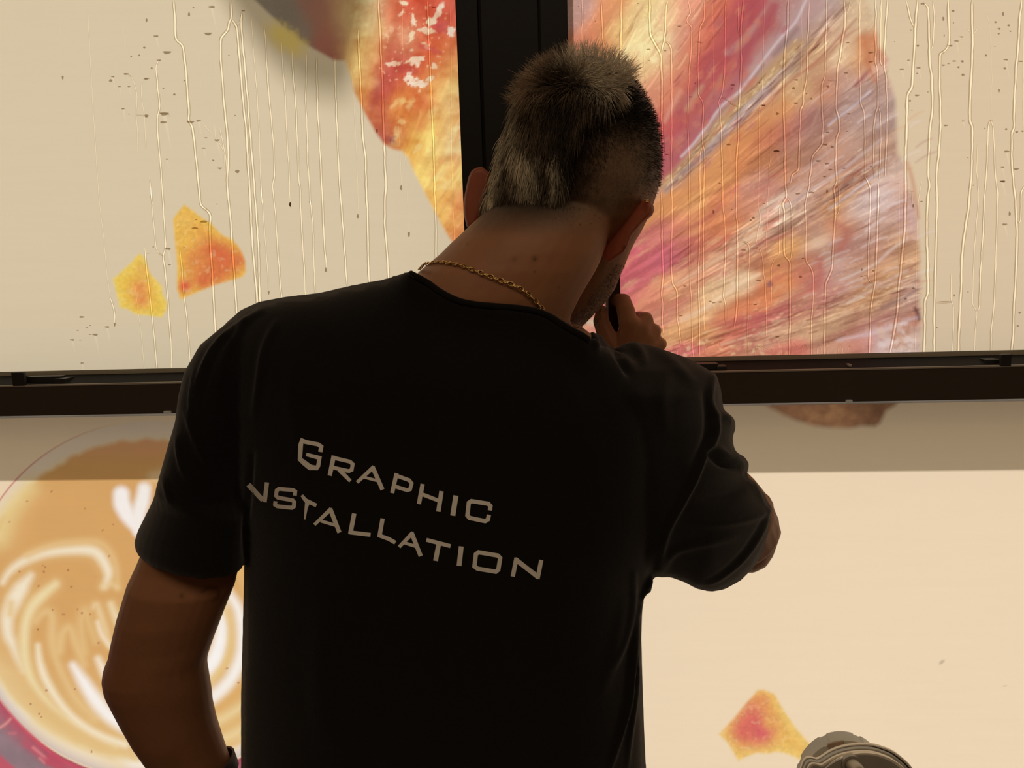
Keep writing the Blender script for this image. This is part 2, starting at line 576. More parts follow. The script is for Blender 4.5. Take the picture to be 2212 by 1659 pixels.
class Canvas:
    """colours of a flat print, over points given in the photograph's pixels"""
    def __init__(s, x, y, base, g):
        s.x, s.y, s.g = x, y, g
        s.c = np.tile(pc(base, g), (len(x), 1))
    def mix(s, m, col):
        col = pc(col, s.g) if np.ndim(col) == 1 else col
        s.c = s.c * (1 - m[:, None]) + col * m[:, None]
    def stroke(s, pts, w, col, soft=4.0, taper=0.0, amt=1.0, taper0=0.0):
        P = np.asarray(pts, float)
        if len(P) > 2: P = smooth_path(P, 6 * len(P))
        R = np.max(w) * 1.6 + soft * 2
        k = np.where((s.x > P[:, 0].min() - R) & (s.x < P[:, 0].max() + R) & (s.y > P[:, 1].min() - R) & (s.y < P[:, 1].max() + R))[0]
        if not len(k): return
        d, f = dist_path(s.x[k], s.y[k], P)
        if np.ndim(w): ww = np.interp(f, np.linspace(0, 1, len(w)), w)
        else: ww = w * (1 - taper * f ** 1.5) * (1 - taper0 * (1 - f) ** 1.5)
        m = np.clip((ww - d) / soft * 0.5 + 0.5, 0, 1)
        m = m * m * (3 - 2 * m) * amt
        s.c[k] = s.c[k] * (1 - m[:, None]) + pc(col, s.g) * m[:, None]
    def blob(s, cx, cy, rx, ry, col, ang=0.0, soft=0.6, amt=1.0):
        ca, sa = math.cos(ang), math.sin(ang)
        wq = min(rx, ry) * (.9 if max(rx, ry) < 40 else .3)
        kk = np.where((np.abs(s.x - cx) < 2.2 * max(rx, ry)) & (np.abs(s.y - cy) < 2.2 * max(rx, ry)))[0]
        if not len(kk): return
        X_, Y_ = s.x[kk], s.y[kk]
        dx = X_ - cx + (fbm(X_ / 7, Y_ / 7, 71, 2) - .5) * 2 * wq
        dy = Y_ - cy + (fbm(X_ / 7, Y_ / 7, 81, 2) - .5) * 2 * wq
        d = np.hypot((dx * ca + dy * sa) / rx, (-dx * sa + dy * ca) / ry)
        m = np.clip((1 - d) / soft + 0.5, 0, 1)
        m = (m * m * (3 - 2 * m) * amt)[:, None]
        s.c[kk] = s.c[kk] * (1 - m) + pc(col, s.g) * m

def film_grid(xs, zs):
    X, Z = np.meshgrid(xs, zs)
    P = np.stack([X.ravel(), np.full(X.size, YW), Z.ravel()], 1)
    nx, nz = len(xs), len(zs)
    i = np.arange(nx * nz).reshape(nz, nx)
    q = np.stack([i[:-1, :-1], i[:-1, 1:], i[1:, 1:], i[1:, :-1]], -1).reshape(-1, 4)
    return P, q

def film_object(name, P, q, rgb):
    me = bpy.data.meshes.new(name)
    me.vertices.add(len(P)); me.vertices.foreach_set('co', P.astype(np.float32).ravel())
    me.loops.add(q.size); me.loops.foreach_set('vertex_index', q.ravel().astype(np.int32))
    me.polygons.add(len(q)); me.polygons.foreach_set('loop_start', (np.arange(len(q)) * 4).astype(np.int32))
    me.update(calc_edges=True)
    set_color(me, 'print', np.clip(rgb, 0.002, 0.98))
    return link(name, me, M_film)

def axis(parts):
    """parts = [(from, to, step) ...] -> one sorted axis"""
    out = []
    for a, b, st in parts:
        out.append(np.linspace(a, b, max(2, int(round(abs(b - a) / st)) + 1))[:-1])
    out.append([parts[-1][1]])
    return np.concatenate(out)
U = YW / F * 1.02                 # metres on the film to a pixel
def fine(c, seed=3):
    """the print's faint horizontal banding"""
    b = 1 + 0.018 * (fbm(c.x / 400, c.y / 5.0, seed) - .5) + 0.02 * (fbm(c.x / 90, c.y / 14, seed + 5) - .5)
    c.c *= b[:, None]

# ---------------- upper left pane: pastry end, jam, crumbs
CREAM_UP = (217, 200, 169)
zb, zt = z_top, WZ1 - .05
zv = at(500, -25, YW).z
x_f = at(-25, 400, YW).x
P, q = film_grid(axis([(WX0 + .05, x_f, .03), (x_f, at(360, 400, YW).x, 3.2 * U), (at(360, 400, YW).x, mxl + .012, 2.1 * U)]), axis([(zb + .0036, zv, 2.2 * U), (zv, zt, .03)]))
px = project(P)
c = Canvas(px[:, 0], px[:, 1], CREAM_UP, G_UP)
x, y = c.x, c.y
# outline of the pastry end; the cream around it is even
past = np.array([(500, -60), (540, -10), (584, 32), (640, 85), (690, 112), (722, 130), (746, 131), (758, 165), (766, 200), (778, 225), (792, 252), (812, 287), (832, 313), (850, 322), (868, 326), (884, 344), (894, 370), (910, 402), (926, 432), (942, 462), (955, 487), (972, 515), (990, 545), (1010, 580), (1040, 580), (1040, -140), (500, -140)])
pm = poly_mask(x, y, past, 4)
def scatter(c, pts, mask, cen, su, sv, streak=0.0, spd=34.0, seed=2, fx=None):
    """colours laid down at sample points and drawn out along the layers of the pastry"""
    k = np.where(mask > 0)[0]
    pts = np.array(pts, float)
    col = pc(pts[:, 2:5], c.g)
    def pol(a, b):
        th, r = np.arctan2(cen[1] - b, a - cen[0]), np.hypot(a - cen[0], b - cen[1])
        return th * 560.0, r
    xx = c.x[k] + (fbm(c.x[k] / 60, c.y[k] / 60, seed + 20) - .5) * 26
    yy = c.y[k] + (fbm(c.x[k] / 55, c.y[k] / 55, seed + 30) - .5) * 26
    t, r = pol(xx, yy)
    t0, r_0 = pol(pts[:, 0], pts[:, 1])
    num = np.zeros((len(k), 3)); den = np.zeros(len(k)) + 1e-12
    for a, b, cc in zip(t0, r_0, col):
        w = np.exp(-0.5 * (np.minimum(((t - a) / su) ** 2 + ((r - b) / sv) ** 2, 80))) + 1e-7 / (1 + ((t - a) / su) ** 2 + ((r - b) / sv) ** 2)
        num += w[:, None] * cc; den += w
    out = num / den[:, None]
    if streak:
        t2, r2 = pol(c.x[k], c.y[k])
        n = 0.55 * fbm(t2 / 6.0, r2 / spd / 3.2, seed, 3) + 0.45 * fbm(t2 / 17, r2 / 170, seed + 9, 3)
        s = np.tanh((n - 0.5) * 7) * streak
        if fx is not None: s = s * fx(c.x[k], c.y[k])
        sp = np.clip((fbm(c.x[k] / 5.5, c.y[k] / 5.5, seed + 3, 2) - .6) * 2.2, 0, .4) * streak * 1.3
        g = np.stack([1 + .85 * (s + sp), 1 + 1.1 * (s + sp), 1 + 1.15 * (s + sp)], 1)
        out = out * np.clip(g, .4, 1.8)
    m = mask[k][:, None]
    c.c[k] = c.c[k] * (1 - m) + out * m
PTS_L = [(560, 20, 146, 134, 118), (620, 40, 142, 130, 115), (600, -20, 146, 134, 118), (655, 70, 150, 132, 116), (690, 30, 170, 118, 100), (700, 90, 172, 112, 95), (730, 60, 178, 125, 100), (730, 110, 168, 108, 92), (670, -20, 160, 120, 104), (740, 10, 190, 150, 110),
  (765, 40, 232, 205, 140), (770, 100, 238, 200, 125), (790, 40, 238, 210, 150), (765, 160, 238, 195, 120), (790, 120, 235, 190, 120), (810, 60, 235, 195, 135), (800, 10, 240, 212, 160), (780, 200, 225, 165, 95), (800, 170, 228, 172, 110), (830, 20, 228, 140, 100),
  (850, 60, 220, 120, 85), (845, 30, 215, 110, 80), (880, 20, 210, 90, 65), (905, 60, 218, 110, 75), (865, 80, 222, 145, 110), (890, 80, 222, 150, 110), (930, 40, 208, 85, 60), (950, 60, 200, 80, 70), (945, 90, 215, 95, 60), (970, 30, 215, 105, 80), (975, 90, 220, 125, 80),
  (825, 130, 205, 95, 70), (850, 105, 205, 110, 85), (915, 100, 212, 95, 60), (940, 120, 205, 90, 60), (960, 120, 222, 140, 85), (830, 165, 190, 82, 78), (850, 155, 195, 85, 75), (880, 150, 205, 90, 70), (905, 140, 210, 100, 65), (945, 150, 225, 140, 85), (975, 150, 235, 175, 105),
  (815, 200, 195, 95, 75), (835, 195, 195, 82, 75), (860, 190, 210, 105, 65), (890, 200, 222, 130, 70), (870, 220, 225, 145, 75), (905, 215, 218, 110, 70), (915, 235, 215, 105, 68), (935, 200, 232, 170, 95), (965, 190, 240, 200, 125), (790, 225, 205, 125, 70), (815, 240, 200, 105, 75), (830, 260, 195, 100, 75), (850, 265, 215, 125, 70), (880, 250, 222, 140, 75), (905, 265, 230, 165, 85), (805, 262, 195, 115, 75), (830, 290, 175, 95, 85), (850, 300, 200, 110, 75), (865, 290, 220, 140, 75), (885, 300, 235, 180, 90),
  (920, 290, 240, 205, 115), (950, 260, 238, 190, 110), (975, 240, 240, 195, 130), (900, 330, 238, 185, 95), (930, 330, 243, 212, 130), (960, 310, 238, 185, 110), (985, 310, 240, 215, 160), (910, 370, 240, 195, 105), (940, 370, 242, 205, 120), (970, 370, 238, 185, 110), (990, 390, 240, 200, 120), (935, 410, 238, 190, 105), (960, 420, 238, 180, 100), (990, 430, 228, 145, 90), (960, 460, 238, 190, 105), (980, 470, 232, 165, 95), (985, 510, 230, 155, 95), (1000, 540, 230, 160, 95)]
scatter(c, PTS_L, pm, (640, 900), 12, 22, 0.09, 30, 4, lambda a, b: np.where(a < 748, .15, 1.0))
for cx, cy, rx, ry, an, col in [(893, 42, 6, 16, -.3, (240, 214, 180)), (945, 30, 7, 30, .45, (240, 218, 190)), (928, 48, 8, 12, .6, (238, 210, 175)), (920, 66, 22, 7, .1, (238, 205, 170)), (888, 82, 6, 15, .25, (236, 205, 165)), (900, 130, 15, 11, -.3, (240, 212, 180)), (850, 137, 20, 5, -.1, (238, 205, 175)), (884, 131, 16, 3, -.5, (236, 200, 165)), (884, 170, 10, 14, -.5, (240, 214, 185)), (905, 180, 20, 10, .0, (242, 218, 190)), (930, 170, 12, 6, -.4, (240, 210, 175)), (937, 141, 7, 6, 0, (236, 205, 165)), (905, 197, 4, 4, 0, (240, 190, 140)), (974, 68, 9, 12, .4, (240, 215, 190)), (872, 5, 12, 5, .2, (240, 212, 175)), (920, 100, 14, 4, .7, (236, 190, 140)), (870, 75, 14, 26, .0, (224, 150, 112)), (847, 62, 5, 8, 0, (232, 170, 130)), (866, 30, 9, 4, -.5, (238, 195, 160)), (835, 78, 4, 5, 0, (236, 185, 140)), (890, 108, 4, 3, 0, (238, 205, 170)), (930, 92, 2.5, 2.5, 0, (235, 150, 120)), (948, 82, 2.5, 2.5, 0, (235, 150, 120))]:
    c.blob(cx, cy, rx * .9, ry * .9, col, an, .45, .9)
for k in range(60):
    a, b = rng.uniform(818, 965), rng.uniform(5, 175)
    c.blob(a, b, rng.uniform(1.5, 3.2), rng.uniform(1.5, 3.0), (238, 185, 145), 0, .6, .6)
c.blob(847, 306, 9, 12, (150, 85, 92), -.5, 1.0, .8)
c.blob(812, 205, 10, 30, (185, 95, 88), .25, 1.2, .5)
c.blob(928, 96 + 10, 30, 6, (198, 82, 78), .35, .9, .6)
c.blob(952, 58, 14, 12, (190, 78, 88), 0, 1.2, .6)
c.blob(878, 150, 26, 8, (192, 80, 70), .2, .9, .6)
mq = (fbm(x / 22, y / 18, 44, 3) - .5) * pm * np.clip((x - 748) / 20, 0, 1)
c.c *= 1 + mq[:, None] * np.array([.35, .75, 1.0])
for k in range(70):
    a, b = rng.uniform(850, 1000), rng.uniform(215, 540)
    if a < 800 + (b - 230) * .55 or poly_mask(np.array([a - 12.0]), np.array([b + 6.0]), past, 4)[0] < .9: continue
    c.blob(a, b, rng.uniform(6, 18), rng.uniform(3, 8), ((246, 220, 150), (232, 160, 92), (240, 190, 110), (228, 140, 86))[k % 4], -1.0 + rng.normal(0, .3), 1.2, .4)
c.blob(618, 84, 46, 24, (230, 204, 118), .62, 1.2, .95)
def crumb(c, poly, base, edge, blobs, seed):
    m = poly_mask(c.x, c.y, np.array(poly), 3.5)
    k = np.where(m > 0)[0]
    P = np.vstack([poly, poly[:1]])
    d, _ = dist_path(c.x[k], c.y[k], P)
    t = np.clip(d / 22, 0, 1)[:, None]
    col = pc(edge, c.g) * (1 - t) + pc(base, c.g) * t
    for bx, by, br, bc in blobs:
        w = np.exp(-((c.x[k] - bx) ** 2 + (c.y[k] - by) ** 2) / (2 * br * br))[:, None]
        col = col * (1 - w) + pc(bc, c.g) * w
    n = fbm(c.x[k] / 6, c.y[k] / 6, seed, 3)
    sp = np.clip((fbm(c.x[k] / 8, c.y[k] / 8, seed + 4, 2) - .62) * 5, 0, 1)[:, None]
    col = col * (1 + .28 * (n - .5))[:, None] * (1 - .2 * sp) + pc((245, 225, 170), c.g) * .2 * sp
    c.c[k] = c.c[k] * (1 - m[k][:, None]) + col * m[k][:, None]
crumb(c, [(244, 603), (283, 568), (296, 552), (303, 548), (313, 558), (324, 590), (336, 603), (349, 617), (352, 636), (361, 655), (359, 671), (349, 686), (325, 682), (294, 679), (275, 668), (258, 663), (252, 635)], (232, 192, 84), (236, 204, 96), [(302, 622, 15, (228, 150, 84)), (306, 648, 13, (228, 150, 84)), (310, 585, 12, (230, 180, 92))], 21)
crumb(c, [(374, 473), (384, 458), (398, 442), (417, 455), (436, 470), (454, 481), (481, 508), (500, 516), (514, 530), (523, 545), (530, 563), (531, 587), (524, 598), (495, 607), (462, 617), (425, 632), (389, 647), (386, 635), (382, 625), (383, 576), (377, 520)], (229, 168, 82), (234, 190, 88), [(456, 550, 20, (208, 92, 64)), (482, 562, 24, (212, 100, 68)), (462, 585, 26, (216, 118, 70)), (516, 562, 12, (218, 122, 72)), (399, 618, 11, (212, 98, 70)), (440, 605, 14, (214, 112, 70)), (399, 520, 18, (232, 182, 84)), (400, 480, 14, (234, 188, 96)), (430, 560, 18, (222, 138, 76))], 22)
fine(c)
film_ul = film_object('window_film', P, q, c.c)
tag(film_ul, 'wet cream window film with jam pastry end and two yellow crumbs, upper left pane', 'window graphic')

# ---------------- upper right pane: the layers of the pastry
xa, xb = mxr - .006, at(2250, 600, YW).x
P, q = film_grid(axis([(xa, at(2010, 400, YW).x, 2.05 * U), (at(2010, 400, YW).x, xb, 4 * U), (xb, WX1 - .05, .03)]), axis([(zb + .0036, zv, 2.1 * U), (zv, zt, .03)]))
px = project(P)
c = Canvas(px[:, 0], px[:, 1], (220, 198, 166), G_UP)
x, y = c.x, c.y
edge_r = np.array([(1850, -120), (1872, 0), (1893, 50), (1898, 95), (1906, 110), (1920, 130), (1914, 160), (1924, 180), (1934, 215), (1936, 260), (1938, 330), (1952, 352), (1962, 400), (1972, 425), (1978, 445), (1982, 480), (1984, 520), (1988, 560), (1986, 590), (1990, 620), (1986, 650), (1990, 700), (1988, 740), (1993, 800), (1240, 800), (1240, 716), (1262, 699), (1290, 704), (1300, 690), (1230, 690), (1190, 400), (1190, -120)])
pm = poly_mask(x, y, edge_r, 6)
PTS_R = [(1250, 30, 215, 165, 150), (1250, 100, 222, 130, 95), (1270, 60, 227, 135, 88), (1300, 30, 230, 145, 92), (1300, 110, 228, 140, 85), (1330, 20, 235, 160, 100), (1340, 70, 240, 190, 115), (1370, 30, 244, 210, 140), (1380, 90, 250, 225, 155), (1420, 50, 246, 218, 155), (1405, 115, 250, 228, 158), (1450, 40, 238, 180, 130), (1440, 90, 243, 205, 155), (1480, 60, 228, 145, 118), (1490, 20, 230, 150, 120), (1470, 100, 235, 165, 130), (1540, 20, 217, 115, 82), (1500, 90, 216, 112, 85), (1530, 60, 214, 105, 80), (1560, 40, 203, 92, 80), (1590, 60, 196, 85, 84), (1540, 120, 197, 86, 76), (1610, 20, 192, 78, 85), (1650, 30, 186, 82, 92), (1690, 20, 192, 135, 128), (1720, 40, 190, 152, 148), (1625, 95, 195, 140, 128), (1660, 60, 178, 86, 82), (1590, 110, 182, 82, 90), (1600, 140, 178, 78, 86), (1640, 110, 182, 84, 86), (1470, 150, 226, 138, 106), (1440, 150, 237, 178, 130), (1360, 160, 237, 165, 112), (1400, 150, 243, 200, 138), (1420, 190, 227, 145, 110), (1490, 180, 203, 98, 76), (1520, 200, 192, 82, 76), (1480, 230, 197, 88, 84), (1560, 190, 187, 86, 90), (1530, 150, 192, 82, 80), (1600, 180, 182, 104, 102), (1640, 165, 190, 147, 138), (1680, 110, 190, 152, 143), (1495, 218, 203, 158, 120), (1560, 220, 188, 130, 120), (1460, 270, 206, 94, 84), (1440, 310, 202, 88, 92), (1500, 255, 190, 82, 82), (1540, 240, 188, 140, 132), (1520, 268, 190, 145, 140), (1490, 305, 195, 145, 145), (1460, 345, 190, 135, 138), (1438, 355, 188, 88, 100), (1440, 395, 205, 150, 120),
  (1700, 135, 168, 135, 108), (1650, 165, 187, 147, 98), (1600, 210, 190, 150, 100), (1560, 258, 195, 152, 104), (1530, 290, 197, 155, 108), (1500, 320, 196, 152, 112), (1470, 365, 192, 142, 112), (1700, 90, 152, 124, 120), (1740, 50, 175, 140, 130), (1645, 195, 170, 142, 140), (1600, 240, 172, 142, 138), (1540, 305, 172, 142, 140), (1500, 345, 178, 146, 138), (1640, 240, 216, 150, 90), (1600, 285, 216, 138, 78), (1560, 315, 221, 148, 82), (1600, 335, 216, 132, 76), (1520, 360, 221, 152, 88), (1680, 230, 206, 142, 92), (1700, 270, 191, 112, 88), (1660, 290, 202, 114, 78), (1720, 200, 216, 168, 118), (1760, 150, 202, 152, 112), (1740, 105, 196, 152, 108), (1800, 60, 203, 158, 124), (1780, 20, 190, 160, 150), (1850, 30, 217, 184, 145), (1820, 120, 226, 192, 152), (1852, 130, 216, 154, 96), (1872, 120, 207, 125, 80), (1830, 175, 202, 158, 140), (1790, 190, 196, 130, 98), (1840, 220, 182, 146, 135), (1880, 195, 186, 148, 135), (1900, 150, 222, 180, 158), (1870, 260, 176, 138, 124), (1915, 250, 190, 158, 146), (1780, 270, 181, 134, 118), (1740, 260, 178, 122, 112), (1700, 312, 186, 124, 103), (1740, 330, 186, 134, 110), (1800, 310, 191, 138, 112), (1860, 310, 182, 138, 119), (1700, 350, 196, 130, 94), (1650, 340, 207, 134, 84), (1780, 360, 191, 142, 122), (1850, 370, 182, 128, 104), (1915, 345, 205, 158, 130), (1935, 360, 222, 195, 180), (1945, 400, 215, 170, 150), (1910, 310, 188, 145, 122),
  (1450, 440, 216, 142, 82), (1500, 430, 226, 158, 92), (1540, 395, 221, 148, 84), (1560, 430, 221, 132, 82), (1480, 480, 226, 144, 92), (1440, 500, 207, 114, 102), (1440, 560, 205, 98, 112), (1480, 540, 202, 108, 98), (1530, 520, 211, 122, 88), (1560, 480, 216, 128, 78), (1600, 440, 206, 132, 98), (1640, 400, 192, 128, 108), (1380, 600, 216, 102, 112), (1360, 620, 216, 108, 112), (1400, 560, 206, 98, 104), (1350, 580, 216, 98, 108), (1400, 640, 221, 132, 102), (1345, 660, 218, 108, 105), (1450, 620, 226, 154, 108), (1500, 590, 221, 152, 114), (1560, 550, 221, 158, 122), (1620, 510, 226, 178, 142), (1680, 470, 215, 182, 158), (1740, 430, 196, 152, 132), (1800, 410, 202, 148, 118), (1640, 560, 196, 124, 90), (1700, 500, 187, 128, 94), (1750, 480, 186, 134, 110), (1700, 540, 216, 152, 88), (1670, 580, 221, 142, 86), (1600, 612, 238, 198, 155), (1560, 640, 233, 186, 135), (1500, 680, 238, 180, 124), (1640, 640, 216, 124, 78), (1580, 665, 216, 124, 78), (1690, 620, 216, 128, 74), (1740, 570, 202, 118, 88), (1760, 600, 191, 108, 94), (1720, 640, 197, 138, 104), (1770, 540, 211, 174, 145), (1820, 490, 206, 138, 98), (1800, 440, 206, 144, 88), (1820, 530, 191, 115, 98), (1860, 450, 206, 172, 158), (1900, 430, 212, 184, 178), (1900, 480, 206, 162, 144), (1850, 520, 196, 152, 138), (1890, 540, 196, 142, 124), (1800, 580, 196, 152, 138), (1850, 580, 191, 142, 124), (1880, 570, 206, 148, 104), (1930, 520, 202, 152, 118), (1960, 470, 206, 164, 152), (1950, 560, 206, 154, 114), (1970, 620, 216, 174, 150), (1900, 620, 206, 148, 98), (1850, 650, 206, 154, 114), (1800, 640, 186, 122, 108), (1760, 660, 186, 112, 98), (1700, 680, 191, 104, 92), (1640, 700, 202, 104, 92), (1580, 710, 211, 112, 88), (1520, 720, 226, 154, 94), (1460, 720, 231, 164, 104), (1450, 680, 221, 142, 112), (1480, 760, 216, 114, 104), (1560, 760, 226, 134, 94), (1620, 740, 206, 134, 104), (1680, 720, 216, 162, 124), (1740, 700, 206, 154, 114), (1800, 690, 206, 158, 118), (1860, 690, 196, 138, 108), (1920, 660, 202, 154, 114), (1920, 690, 196, 134, 122), (1960, 660, 212, 174, 155), (1980, 680, 202, 125, 95), (1700, 765, 226, 124, 104), (1800, 750, 206, 144, 114), (1860, 740, 202, 124, 104), (1900, 720, 206, 162, 154), (1920, 760, 216, 182, 174), (1960, 740, 222, 184, 164), (1980, 770, 226, 192, 178), (1260, 690, 230, 150, 120)]
scatter(c, PTS_R, pm, (700, 1010), 8, 24, 0.26, 26, 14, lambda a, b: np.where((b < 380 - (a - 1440) * 1.05), .45, np.where(b < 470 - (a - 1440) * .72, .5, .9)))
V = lambda pts, w, col, soft=4, amt=.85, t=.5, t0=.5: c.stroke(pts, w, col, soft, t, amt, t0)
V([(1760, 5), (1700, 70), (1640, 140), (1570, 220), (1510, 300), (1460, 365)], 19, (191, 150, 146), 12, .75, 0, 0)
V([(1640, -15), (1580, 80), (1520, 190), (1465, 290), (1430, 365)], 30, (184, 80, 84), 18, .62, 0, 0)
V([(1545, -5), (1500, 85), (1455, 175), (1430, 235)], 12, (222, 128, 94), 12, .6, 0, .3)
V([(1605, 160), (1560, 215), (1520, 262), (1480, 322), (1440, 375)], 15, (184, 86, 94), 12, .75, .2, .3)
V([(1668, 6), (1632, 60), (1598, 95), (1572, 114)], 9, (194, 142, 134), 7, .8, .3, .2)
V([(1670, 14), (1652, 50), (1622, 95), (1602, 130)], 14, (177, 80, 87), 8, .8, .4, .2)
V([(1622, 130), (1606, 150), (1598, 160)], 8, (182, 84, 90), 8, .6)
V([(1548, 150), (1520, 200), (1500, 235)], 12, (190, 80, 78), 10, .5)
V([(1516, 186), (1500, 210), (1484, 236)], 8, (200, 152, 120), 8, .75)
V([(1560, 165), (1545, 190), (1532, 220)], 7, (190, 126, 112), 8, .6)
V([(1470, 196), (1452, 230), (1436, 262)], 6, (234, 172, 140), 8, .6)
V([(1720, 100), (1650, 172), (1590, 232), (1530, 302), (1480, 362), (1440, 402)], 14, (194, 150, 100), 10, .8, 0, 0)
V([(1662, 195), (1600, 257), (1540, 317), (1490, 362), (1440, 410)], 6, (166, 140, 142), 8, .75, 0, .2)
V([(1700, 232), (1640, 272), (1580, 324), (1520, 378), (1450, 440)], 20, (219, 142, 80), 20, .6, 0, .2)
for k in range(150):
    t = rng.uniform(0, 1)
    a = 1730 - 285 * t + rng.normal(0, 6); b = 92 + 305 * t + rng.normal(0, 6)
    V([(a, b), (a - 5, b + 6)], rng.uniform(1.2, 2.6), ((228, 198, 152), (226, 190, 140), (170, 120, 80))[k % 3], 2.5, .6)
for k in range(150):
    a = rng.uniform(1560, 1900); b = 605 - (a - 1465) * .56 + rng.normal(0, 20)
    V([(a, b), (a + 6, b - 4)], rng.uniform(1.0, 2.4), ((232, 204, 172), (228, 190, 150), (160, 110, 90))[k % 3], 2.5, .55)
for k in range(190):
    a = rng.uniform(1600, 1990); b = 740 - (a - 1450) * .25 + rng.normal(0, 22)
    V([(a, b), (a + 6, b - 2)], rng.uniform(1.0, 2.6), ((236, 200, 150), (226, 180, 130), (180, 110, 80))[k % 3], 2.5, .5)
V([(1745, -10), (1720, 45), (1690, 78), (1650, 128), (1600, 195), (1560, 228), (1525, 275), (1500, 308), (1472, 338)], 2.2, (214, 196, 200), 4, .85, 0, 0)
V([(1722, 62), (1700, 88), (1672, 118)], 8, (140, 112, 108), 8, .7)
V([(1650, 140), (1600, 206), (1560, 240), (1530, 285)], 3, (158, 118, 105), 5, .7)
V([(1655, 190), (1600, 238), (1560, 285), (1520, 330), (1470, 375)], 3.5, (145, 120, 125), 5, .75)
V([(1690, 150), (1640, 205), (1590, 252), (1530, 315)], 3, (206, 186, 184), 5, .6)
V([(1800, 20), (1760, 75), (1715, 130), (1670, 185), (1640, 215)], 6, (172, 130, 122), 8, .6)
V([(1790, 62), (1760, 100), (1730, 140)], 3.5, (168, 90, 78), 5, .7)
V([(1850, 40), (1810, 85), (1770, 128), (1720, 165), (1680, 200), (1650, 232), (1600, 272)], 2.8, (176, 92, 72), 5, .75)
V([(1855, 60), (1820, 85), (1790, 120), (1750, 150)], 4, (186, 112, 80), 6, .6)
V([(1878, 152), (1860, 172), (1848, 186)], 6, (160, 76, 80), 6, .8)
V([(1866, 82), (1875, 120), (1880, 135)], 10, (204, 122, 74), 10, .7)
V([(1880, 196), (1850, 225), (1815, 250), (1790, 270)], 3, (214, 196, 202), 5, .8)
V([(1790, 215), (1770, 235), (1752, 285)], 2, (205, 160, 140), 6, .4)
V([(1880, 240), (1840, 280), (1800, 320), (1760, 350), (1700, 395)], 3, (200, 168, 160), 5, .55)
V([(1905, 300), (1860, 335), (1815, 370), (1770, 400), (1700, 445)], 3.2, (212, 190, 188), 5, .65)
V([(1900, 345), (1865, 362), (1840, 382), (1800, 410)], 4, (172, 96, 70), 5, .6)
V([(1910, 366), (1872, 392), (1830, 424), (1790, 452)], 3, (222, 205, 210), 4, .75)
V([(1850, 385), (1825, 402), (1800, 428)], 4, (128, 96, 96), 6, .65)
V([(1830, 400), (1790, 430), (1730, 468), (1690, 496), (1640, 528)], 4, (135, 94, 84), 6, .55)
V([(1780, 440), (1740, 478), (1690, 510), (1650, 540)], 3, (150, 88, 72), 5, .6)
V([(1880, 395), (1840, 428), (1800, 455), (1740, 492)], 3.5, (222, 172, 130), 5, .6)
for k in range(26):
    t = rng.uniform(-1, 1); x0 = rng.uniform(1600, 1850)
    yb = 605 - (x0 - 1465) * .56 + t * 26
    L = rng.uniform(20, 46)
    V([(x0, yb), (x0 + L / 2, yb - L * .29), (x0 + L, yb - L * .6)], rng.uniform(1.2, 2.6), ((228, 196, 162), (152, 98, 80))[k % 2], 3, .5)
for k in range(30):
    x0 = rng.uniform(1450, 1930)
    yb = 762 - (x0 - 1450) * .27 + rng.uniform(-28, 22)
    L = rng.uniform(25, 60)
    V([(x0, yb), (x0 + L / 2, yb - L * .14), (x0 + L, yb - L * .31)], rng.uniform(1.2, 2.8), ((232, 196, 158), (162, 92, 76), (222, 160, 105))[k % 3], 3, .55)
for k in range(34):
    x0 = rng.uniform(1320, 1560); y0 = rng.uniform(0, 130)
    L = rng.uniform(20, 52)
    if x0 + y0 * .45 > 1520: continue
    V([(x0, y0 + L), (x0 + L * .36, y0 + L * .5), (x0 + L * .62, y0)], rng.uniform(1.0, 2.4), ((224, 142, 104), (250, 226, 168))[k % 2], 4, .45)
for k in range(90):                                                # mottled caramel in the red layer
    t = rng.uniform(0, 1); o_ = rng.normal(0, 34)
    c.blob(1650 - 190 * t + o_, 30 + 300 * t + o_ * .6, rng.uniform(6, 20), rng.uniform(3, 7), ((206, 112, 84), (176, 76, 86), (212, 124, 96), (182, 100, 102))[k % 4], -.95 + rng.normal(0, .1), 1.2, .45)
for k in range(110):
    a = rng.uniform(1330, 1700); b = 640 - (a - 1400) * .62 + rng.normal(0, 70)
    c.blob(a, b, rng.uniform(8, 26), rng.uniform(2.5, 6), ((224, 150, 100), (206, 104, 92), (230, 170, 122), (212, 118, 96))[k % 4], -.55 + rng.normal(0, .08), 1.2, .4)
def striae(n, x0, x1, fy, spread, amp, seed):
    g_ = np.random.default_rng(seed)
    for k in range(n):
        a = g_.uniform(x0, x1); b = fy(a) + g_.normal(0, spread)
        th = math.atan2(1010 - b, a - 700) + g_.normal(0, .03); L = g_.uniform(18, 70)
        pts = [(a + L * t * math.cos(th + .12 * (t - .5)), b - L * t * math.sin(th + .12 * (t - .5))) for t in (0, .33, .66, 1)]
        P_ = np.array(pts)
        kk = np.where((c.x > P_[:, 0].min() - 8) & (c.x < P_[:, 0].max() + 8) & (c.y > P_[:, 1].min() - 8) & (c.y < P_[:, 1].max() + 8))[0]
        if not len(kk): continue
        d, f = dist_path(c.x[kk], c.y[kk], P_)
        w_ = g_.uniform(.9, 2.6) * np.sin(np.pi * np.clip(f, .03, .97)) ** .5
        m_ = np.clip((w_ - d) / 2.2 + .5, 0, 1) * pm[kk]
        s_ = g_.normal(0, amp)
        c.c[kk] *= 1 + m_[:, None] * np.array([.8, 1.05, 1.1]) * s_
striae(420, 1430, 1860, lambda a: 600 - (a - 1465) * .56, 34, .16, 1)
striae(420, 1440, 1980, lambda a: 755 - (a - 1450) * .24, 30, .16, 2)
striae(260, 1430, 1800, lambda a: 410 - (a - 1440) * 1.0, 18, .17, 3)
